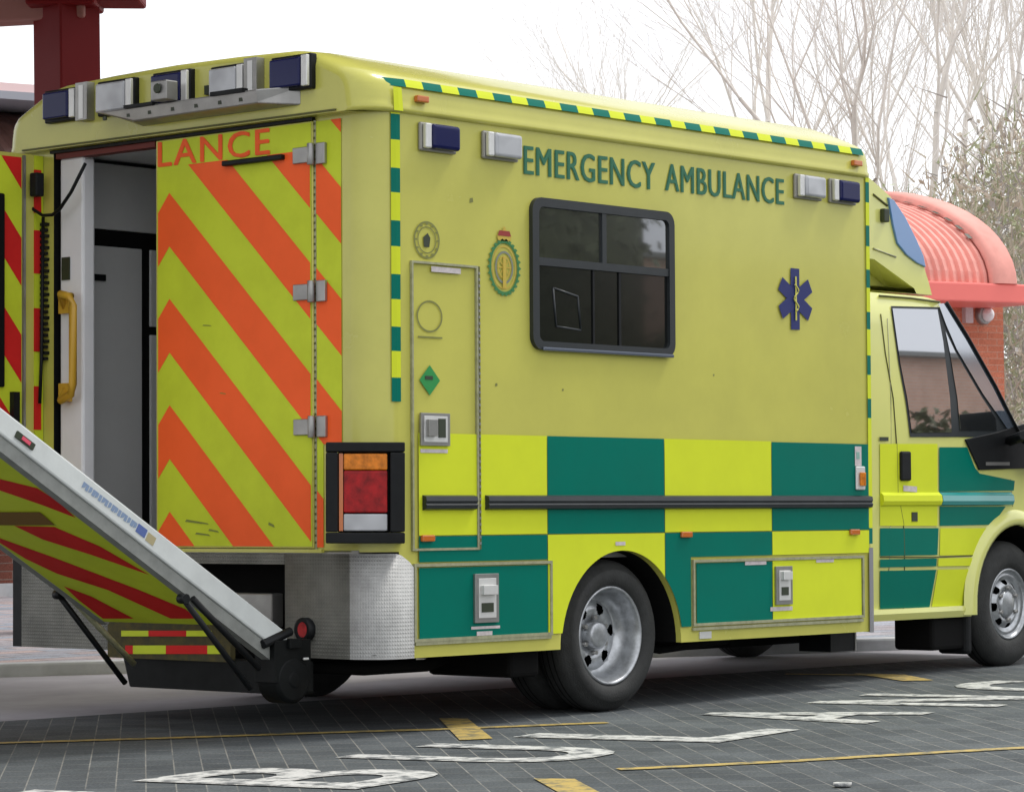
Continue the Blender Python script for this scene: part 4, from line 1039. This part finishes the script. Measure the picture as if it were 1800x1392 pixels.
def u_at(px, n=0.0):
    d = R3 @ ray(px, 900); d = Vector((d.x, d.y, 0)); o = Vector((CW.x, CW.y, 0))-fr0
    t = (n-o.dot(bn))/d.dot(bn); return (o+d*t).dot(bu), t
mwB = Matrix.Translation(fr0)
bd = empty('brick_building', Matrix.Translation(fr0), 'orange brick building under a coral pink ribbed curved roof', 'building')
def bb(b, name, parent, mw, **k):
    b.v = [tuple(Vector(v)-mw.translation) for v in b.v]; return b.build(name, parent, **k)
uR, _ = u_at(1770, 0.9); uF0, _ = u_at(1400, 0.0); uF1, _ = u_at(1840, 0.0)
def zz(py, px, n):
    _, t = u_at(px, n); return (CW + (R3 @ ray(px, py))*t).z
zf1 = zz(497, 1750, 0.0); zf0 = zz(531, 1750, 0.0)
b = MB(); b.obox(B(uF0-6, 0.9, 0), bu*(uR-uF0+6), bn*5, Zv*(zf0+0.1), m_brick); bb(b, 'wall', bd, mwB)
b = MB(); b.obox(B(uF0-6, 0, zf0), bu*(uF1-uF0+6), bn*1.6, Zv*(zf1-zf0), m_fascia); bb(b, 'fascia', bd, mwB, bevel=0.02)
b = MB(); uV1, _ = u_at(1787, 0.1); uV0 = uF0-6
DEP = 2.6; HT = 1.16
pr = [(0.08+DEP*(1-math.cos(math.pi/2*k/14)), zf1+HT*math.sin(math.pi/2*k/14)) for k in range(15)]
rib = 0.118; rows = []
u = uV1-0.35; k = 0
pat = [(0.0, 0), (0.35, 0), (0.5, 1), (0.85, 1)]
while u > uV0:
    for fr_, up_ in pat:
        uu = u-rib*fr_
        rows.append([B(uu, nn_+(0.035 if not up_ else 0)*math.cos(math.pi/2*i/14), z_-(0.035 if not up_ else 0)*math.sin(math.pi/2*i/14)) for i, (nn_, z_) in enumerate(pr)])
    u -= rib
    if len(rows) > 330: break
b.grid(rows, m_pink, False); bb(b, 'ribbed_roof', bd, mwB)
b = MB()
rw2 = []
for du, o in ((-0.38, 0.0), (-0.38, 0.07), (-0.30, 0.10), (-0.05, 0.10), (0.0, 0.06), (0.0, -0.2)):
    rw2.append([B(uV1+du, nn_-o*math.cos(math.pi/2*i/14), z_+o*math.sin(math.pi/2*i/14)) for i, (nn_, z_) in enumerate(pr)])
b.grid(rw2, m_pink, True); b.poly([B(uV1, n_, z_) for n_, z_ in pr]+[B(uV1, 2.7, zf1)], m_pink); bb(b, 'roof_verge', bd, mwB)
for i in range(4, 11):  # dark dashes painted as the shadows of the verge fixings
    b = MB(); n0, z0 = pr[i]; n1, z1 = pr[i+1]; n1 = n0+(n1-n0)*0.5; z1 = z0+(z1-z0)*0.5
    b.face([B(uV1-0.40, n0-0.035, z0+0.02), B(uV1-0.40, n1-0.035, z1+0.02), B(uV1-0.47, n1-0.035, z1+0.02), B(uV1-0.47, n0-0.035, z0+0.02)], m_dark)
    bb(b, 'verge_shadow_dash', bd, mwB)
# round bulkhead lamp
uL, tL = u_at(1733, 0.9); zL = zz(553, 1733, 0.9)
b = MB(); c = B(uL, 0.9, zL)
rw3 = []
for r_, o in ((0.115, 0.0), (0.115, 0.05), (0.10, 0.07)):
    rw3.append([c-bn*o+bu*(r_*math.cos(2*math.pi*k/24))+Zv*(r_*math.sin(2*math.pi*k/24)) for k in range(24)])
b.grid(rw3, m_steel, True, True); b.face(rw3[-1], m_steel); wl = bb(b, 'wall_lamp', bd, mwB)
b = MB(); rw3 = []
for k2 in range(6):
    a = math.pi/2*k2/5; rw3.append([c-bn*(0.071+0.07*math.sin(a))+bu*(0.085*math.cos(a)*math.cos(2*math.pi*k/20)+0.02)+Zv*(0.085*math.cos(a)*math.sin(2*math.pi*k/20)) for k in range(20)])
b.grid(rw3, mat('lamp_globe', (0.80, 0.80, 0.80), 0.2, coat=1), True, True); bb(b, 'lamp_globe', wl, mwB)
b = MB(); b.obox(c-bu*0.32-bn*0.06+Zv*-0.10, bu*0.12, bn*0.06, Zv*0.18, m_pinkw); bb(b, 'sensor_box', bd, mwB)

# left brick building seen past the open door
uA, _ = u_at(-80, 0.9); uB, _ = u_at(64, 0.9)
mwL = Matrix.Translation(B(uA, 0.9, 0))
bl = empty('brick_building', mwL, 'brick building behind the red column, with a ribbed canopy roof in shade', 'building')
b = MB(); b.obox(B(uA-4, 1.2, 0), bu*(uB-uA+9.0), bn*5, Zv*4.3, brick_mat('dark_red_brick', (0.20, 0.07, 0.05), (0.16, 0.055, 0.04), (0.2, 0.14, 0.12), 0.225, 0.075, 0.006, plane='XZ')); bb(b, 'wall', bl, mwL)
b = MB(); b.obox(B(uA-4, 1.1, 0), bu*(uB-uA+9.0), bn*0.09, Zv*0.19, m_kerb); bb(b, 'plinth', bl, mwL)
zt = zz(173, 30, 0.2); zb_ = zz(262, 30, 0.2)
b = MB(); rows = []; u = uB+0.05
while u > uA-4:
    for fr_, up_ in pat:
        uu = u-0.2*fr_
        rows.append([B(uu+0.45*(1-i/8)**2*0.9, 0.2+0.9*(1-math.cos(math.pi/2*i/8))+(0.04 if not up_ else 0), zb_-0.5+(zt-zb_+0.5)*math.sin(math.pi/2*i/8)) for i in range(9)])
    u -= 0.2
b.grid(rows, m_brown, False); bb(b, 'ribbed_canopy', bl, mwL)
b = MB(); b.obox(B(uA-4, 0.1, zz(172, 30, 0.1)), bu*(uB-uA+4.6), bn*1.4, Zv*(zz(158, 30, 0.1)-zz(172, 30, 0.1)), mat('grey_gutter', (0.35, 0.36, 0.40), 0.5)); bb(b, 'gutter', bl, mwL)
b = MB(); b.obox(B(uA-4, 0.3, zz(157.5, 30, 0.1)), bu*(uB-uA+4.7), bn*1.4, Zv*(zz(137, 30, 0.1)-zz(157, 30, 0.1)), mat('pale_pink_coping', (0.85, 0.62, 0.60), 0.5)); bb(b, 'coping', bl, mwL)

# red column with concrete base, carrying the canopy
d_c = 20.6
pc = Wd(126, 900, d_c); pc.z = 0
mwC = Matrix.Translation(pc)
cn = empty('canopy', mwC, 'dark red square steel canopy column rising behind the rear left of the ambulance', 'canopy')
m_col = mat('dark_red_column_paint', (0.15, 0.006, 0.007), 0.5, spec=0.15, noise=0.1, nscale=2)
rr0 = (R3 @ RT); rr0.z = 0; rr0.normalize(); ff0 = Vector((-rr0.y, rr0.x, 0))
if ff0.dot(R3 @ fw) < 0: ff0 = -ff0
sq = lambda h, rot=0: [pc*0+Vector((0, 0, 0))+(rr0*math.cos(rad(a+rot))+ff0*math.sin(rad(a+rot)))*h for a in (-92, -2, 88, 178)]
b = MB(); pts = sq(0.236); b.prism([p+Vector((0, 0, 0.9)) for p in pts], (0, 0, 3.9), m_col); b.build('column', cn, bevel=0.012)
b = MB(); pts = sq(0.30); b.prism([p+Vector((0, 0, 0.07)) for p in pts], (0, 0, 0.85), mat('cast_concrete_base', (0.30, 0.30, 0.275), 0.85, noise=0.2, nscale=5)); b.build('column_base', cn, bevel=0.02)
zc_ = (CW+(R3 @ ray(100, 8))*d_c).z
b = MB()
dl = (-rr0+ff0*0.25).normalized(); dr = (rr0*0.8+ff0*1.0).normalized()
b.obox(-dl*0.15+Vector((0, 0, zc_-0.10))-ff0*0.12, dl*5, ff0*0.24, Zv*0.5, mat('brown_red_beam', (0.30, 0.12, 0.10), 0.5))
b.obox(Vector((0, 0, zc_+0.02))-ff0*0.20-rr0*0.23, rr0*0.75+ff0*0.1, ff0*0.40, Zv*0.38, m_col)
b.obox(Vector((0, 0, zc_-0.02))-ff0*0.24-rr0*0.25, rr0*0.48, ff0*0.48, Zv*0.30, m_col)
b.build('canopy_beam', cn, bevel=0.02)
b = MB(); b.box((-12-pc.x, 0.9-pc.y, 4.75), (4.6-pc.x, 8.3-pc.y, 5.0), mat('shade_slab_soffit', (0.30, 0.24, 0.22), 0.7)); b.build('canopy_shade_slab', cn)  # unseen roof slab added to shade the rear and the left ground

# things standing behind the camera, seen only as reflections in the cab and body windows
hd0 = Vector((26, -28, 0))
mwR = Matrix.Translation(hd0)
ob = empty('brick_building', mwR, 'low brick building opposite, mirrored in the cab door window', 'building')
b = MB(); b.box((-10, -6, 0), (40, 0, 5.4), brick_mat('pale_pink_brick', (0.93, 0.58, 0.42), (0.88, 0.52, 0.37), (0.8, 0.7, 0.6), 0.225, 0.075, 0.008, plane='XZ', nz=0.2)); wl_ = b.build('wall', ob)
b = MB(); b.box((-10.3, -6.3, 5.4), (40.3, 0.3, 5.5), m_dgrey); b.build('roof_edge', ob)
m_leafd = mat('dark_hedge_leaf', (0.11, 0.13, 0.05), 0.6, noise=0.5, nscale=3)
b = MB(); random.seed(11)
for k in range(12000):
    x = random.uniform(12, 56); hh_ = 7.2+0.5*math.sin(x*2.1) if x < 31 else 3.65+0.12*math.sin(x*3)
    z = hh_*random.random()**0.6; y_ = -23.5+random.uniform(-.5, .5)
    s_ = random.uniform(0.08, 0.18); t = random.uniform(0, 6.28); q = random.uniform(-1, 1)
    a = Vector((math.cos(t), math.sin(t)*0.5, q)).normalized()*s_; c = a.cross(Vector((random.random(), random.random(), random.random()))).normalized()*s_*0.6
    p = Vector((x, y_, z)); b.face([p-a, p-c, p+a, p+c], m_leafd)
b.box((12, -23.95, 0), (31, -23.5, 6.2), m_leafd); b.box((31.001, -23.95, 0), (56, -23.5, 3.4), m_leafd)
tag(b.build('hedge'), 'dark clipped hedge opposite, mirrored in the side windows', 'hedge')

# ================================================================== TREES
m_bark = mat('glare_washed_bark', (0.84, 0.79, 0.73), 0.8, noise=0.15, nscale=3)  # glare wash over the trees put into the bark's paleness
m_bark2 = mat('glare_washed_twig', (0.90, 0.86, 0.82), 0.8, noise=0.05, nscale=2)  # twigs paler still, the same glare put into their colour
def tree(px, dist, H, seed, label, spread=0.42, lean=0.0, maxd=6, base=None):
    rnd = random.Random(seed)
    p0 = Wd(px, 900, dist); p0.z = 0
    mw = Matrix.Translation(p0)
    root = empty('bare_tree', mw, label, 'tree', 'bare winter trees behind the buildings')
    tr = MB(); cr = MB()
    def tube(mb, p, q, r1, r2, n, m):
        d = (q-p).normalized(); a = d.cross(Vector((0.3, 0.9, 0.1))).normalized(); c = d.cross(a)
        rows = [[pp+(a*math.cos(2*math.pi*k/n)+c*math.sin(2*math.pi*k/n))*r for k in range(n)] for pp, r in ((p, r1), (q, r2))]
        mb.grid(rows, m, True, True)
    def grow(p, d, L, r, lev):
        segs = 3 if lev < 3 else 2
        n = 7 if lev == 0 else (5 if lev < 3 else 3)
        pts = [p]
        for i in range(segs):
            d = (d+Vector((rnd.gauss(0, .14), rnd.gauss(0, .14), rnd.gauss(0.03, .05)))).normalized()
            q = pts[-1]+d*L/segs; r2 = r*(1-0.22/segs*(1+i*0))
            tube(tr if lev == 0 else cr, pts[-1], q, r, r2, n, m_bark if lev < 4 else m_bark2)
            pts.append(q); r = r2
            if lev >= maxd: continue
            kids = rnd.choice((1, 1, 2)) if lev < 3 else 1
            if lev == 0 and i == 0: kids = 0
            for _ in range(kids):
                t = rnd.uniform(0, 2*math.pi); sp = rnd.uniform(spread*0.6, spread*1.25)
                side_ = Vector((math.cos(t), math.sin(t), 0)); nd = (d*math.cos(sp)+side_*math.sin(sp)+Vector((0, 0, 0.12))).normalized()
                grow(q, nd, L*rnd.uniform(0.55, 0.8), max(r*rnd.uniform(0.42, 0.58), 0.0045), lev+1)
        if lev < maxd:
            grow(pts[-1], d, L*rnd.uniform(0.6, 0.78), max(r*0.72, 0.0045), lev+1)
    grow(Vector((0, 0, 0)), Vector((lean, 0, 1)).normalized(), H*0.34, H*0.0075, 0)
    tr.build('trunk', root); cr.build('crown', root)
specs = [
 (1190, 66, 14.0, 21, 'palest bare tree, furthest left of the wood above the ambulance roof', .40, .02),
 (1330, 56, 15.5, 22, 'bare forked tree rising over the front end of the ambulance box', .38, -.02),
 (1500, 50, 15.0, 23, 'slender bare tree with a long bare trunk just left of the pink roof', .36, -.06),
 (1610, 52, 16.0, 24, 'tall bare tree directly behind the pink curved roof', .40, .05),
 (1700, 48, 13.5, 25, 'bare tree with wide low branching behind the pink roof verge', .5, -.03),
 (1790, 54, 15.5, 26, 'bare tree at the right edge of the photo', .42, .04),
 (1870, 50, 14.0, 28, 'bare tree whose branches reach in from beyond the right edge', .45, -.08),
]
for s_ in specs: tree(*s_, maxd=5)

# dense twiggy thicket behind the pink roof
m_th = [mat('thicket_beige', (0.60, 0.54, 0.44), 0.8), mat('thicket_green', (0.42, 0.45, 0.28), 0.8), mat('thicket_grey', (0.46, 0.43, 0.40), 0.8)]
b = MB(); rnd = random.Random(5)
for k in range(15000):
    px = rnd.uniform(1480, 1850); d_ = rnd.uniform(39, 47)
    p = Wd(px, 900, d_)
    zmax = 3.6+2.0*max(0, (px-1500)/300)+rnd.gauss(0, .45)
    p.z = zmax*rnd.random()**0.75
    L = rnd.uniform(.15, .55); t = rnd.uniform(0, 6.28); el = rnd.uniform(0.3, 1.5)
    a = Vector((math.cos(t)*math.cos(el), math.sin(t)*math.cos(el), math.sin(el)))*L
    w = Vector((-math.sin(t), math.cos(t), 0.1)).normalized()*rnd.uniform(.006, .016)
    w2 = a.cross(w).normalized()*w.length
    mm = m_th[rnd.choices((0, 1, 2), (5, 3, 3))[0]]
    b.face([p-w, p+w, p+a], mm); b.face([p-w2, p+w2, p+a], mm)
    if k % 2 == 0:
        s2 = rnd.uniform(.03, .07); q = p+a*rnd.random(); v1 = Vector((rnd.gauss(0, 1), rnd.gauss(0, 1), rnd.gauss(0, 1))).normalized()*s2; v2 = v1.cross(a).normalized()*s2*.7
        b.face([q-v1, q-v2, q+v1, q+v2], mm)
tag(b.build('thicket'), 'pale twiggy undergrowth massed behind the pink roofed building', 'undergrowth', kind='stuff')
# rising bank behind
b = MB(); rows = []
for i in range(9):
    pxs = 1000+i*130
    rows.append([Wd(pxs, 900, 48)+Vector((0, 0, -0.9)), Wd(pxs, 900, 56)+Vector((0, 0, 2.2+0.5*math.sin(i*1.3)-0.9)), Wd(pxs, 900, 75)+Vector((0, 0, 3.2-0.9))])
for r in rows:
    for p, z in zip(r, (0, 2.0, 3.4)): p.z = z
b.grid(rows, mat('leaf_litter_bank', (0.45, 0.43, 0.32), 0.9, noise=0.5, nscale=1.5)); tag(b.build('bank'), kind='structure')

# ================================================================== LIGHT
w = bpy.data.worlds.new('World'); sc.world = w; w.use_nodes = True
N, L = w.node_tree.nodes, w.node_tree.links
bg = N['Background']; sky = N.new('ShaderNodeTexSky'); sky.sky_type = 'NISHITA'; sky.sun_disc = False
SE, SA = rad(58), -18.0                                # sun elevation, azimuth measured from +X toward +Y (degrees)
sky.sun_elevation = SE; sky.sun_rotation = rad(90-SA)
mul = N.new('ShaderNodeVectorMath'); mul.operation = 'SCALE'; mul.inputs['Scale'].default_value = 0.1
L.new(sky.outputs[0], mul.inputs[0])
mx = N.new('ShaderNodeMix'); mx.data_type = 'RGBA'; mx.inputs['Factor'].default_value = 0.90
L.new(mul.outputs[0], mx.inputs['A']); mx.inputs['B'].default_value = (1.08, 1.09, 1.12, 1)
L.new(mx.outputs['Result'], bg.inputs['Color']); bg.inputs['Strength'].default_value = 1.0
sl = bpy.data.lights.new('sun', 'SUN'); sl.energy = 1.5; sl.angle = rad(14); sl.color = (1, 0.97, 0.92)
so = bpy.data.objects.new('sun', sl); COL.objects.link(so)
sd = Vector((math.cos(rad(SA))*math.cos(SE), math.sin(rad(SA))*math.cos(SE), math.sin(SE)))
so.rotation_euler = (-sd).to_track_quat('-Z', 'Y').to_euler(); so.location = (0, 0, 20)
vs_ = sc.view_settings; vs_.view_transform = 'Standard'; vs_.look = 'None'; vs_.exposure = 0.33; vs_.gamma = 1; vs_.use_curve_mapping = False
sc.render.engine = 'CYCLES'
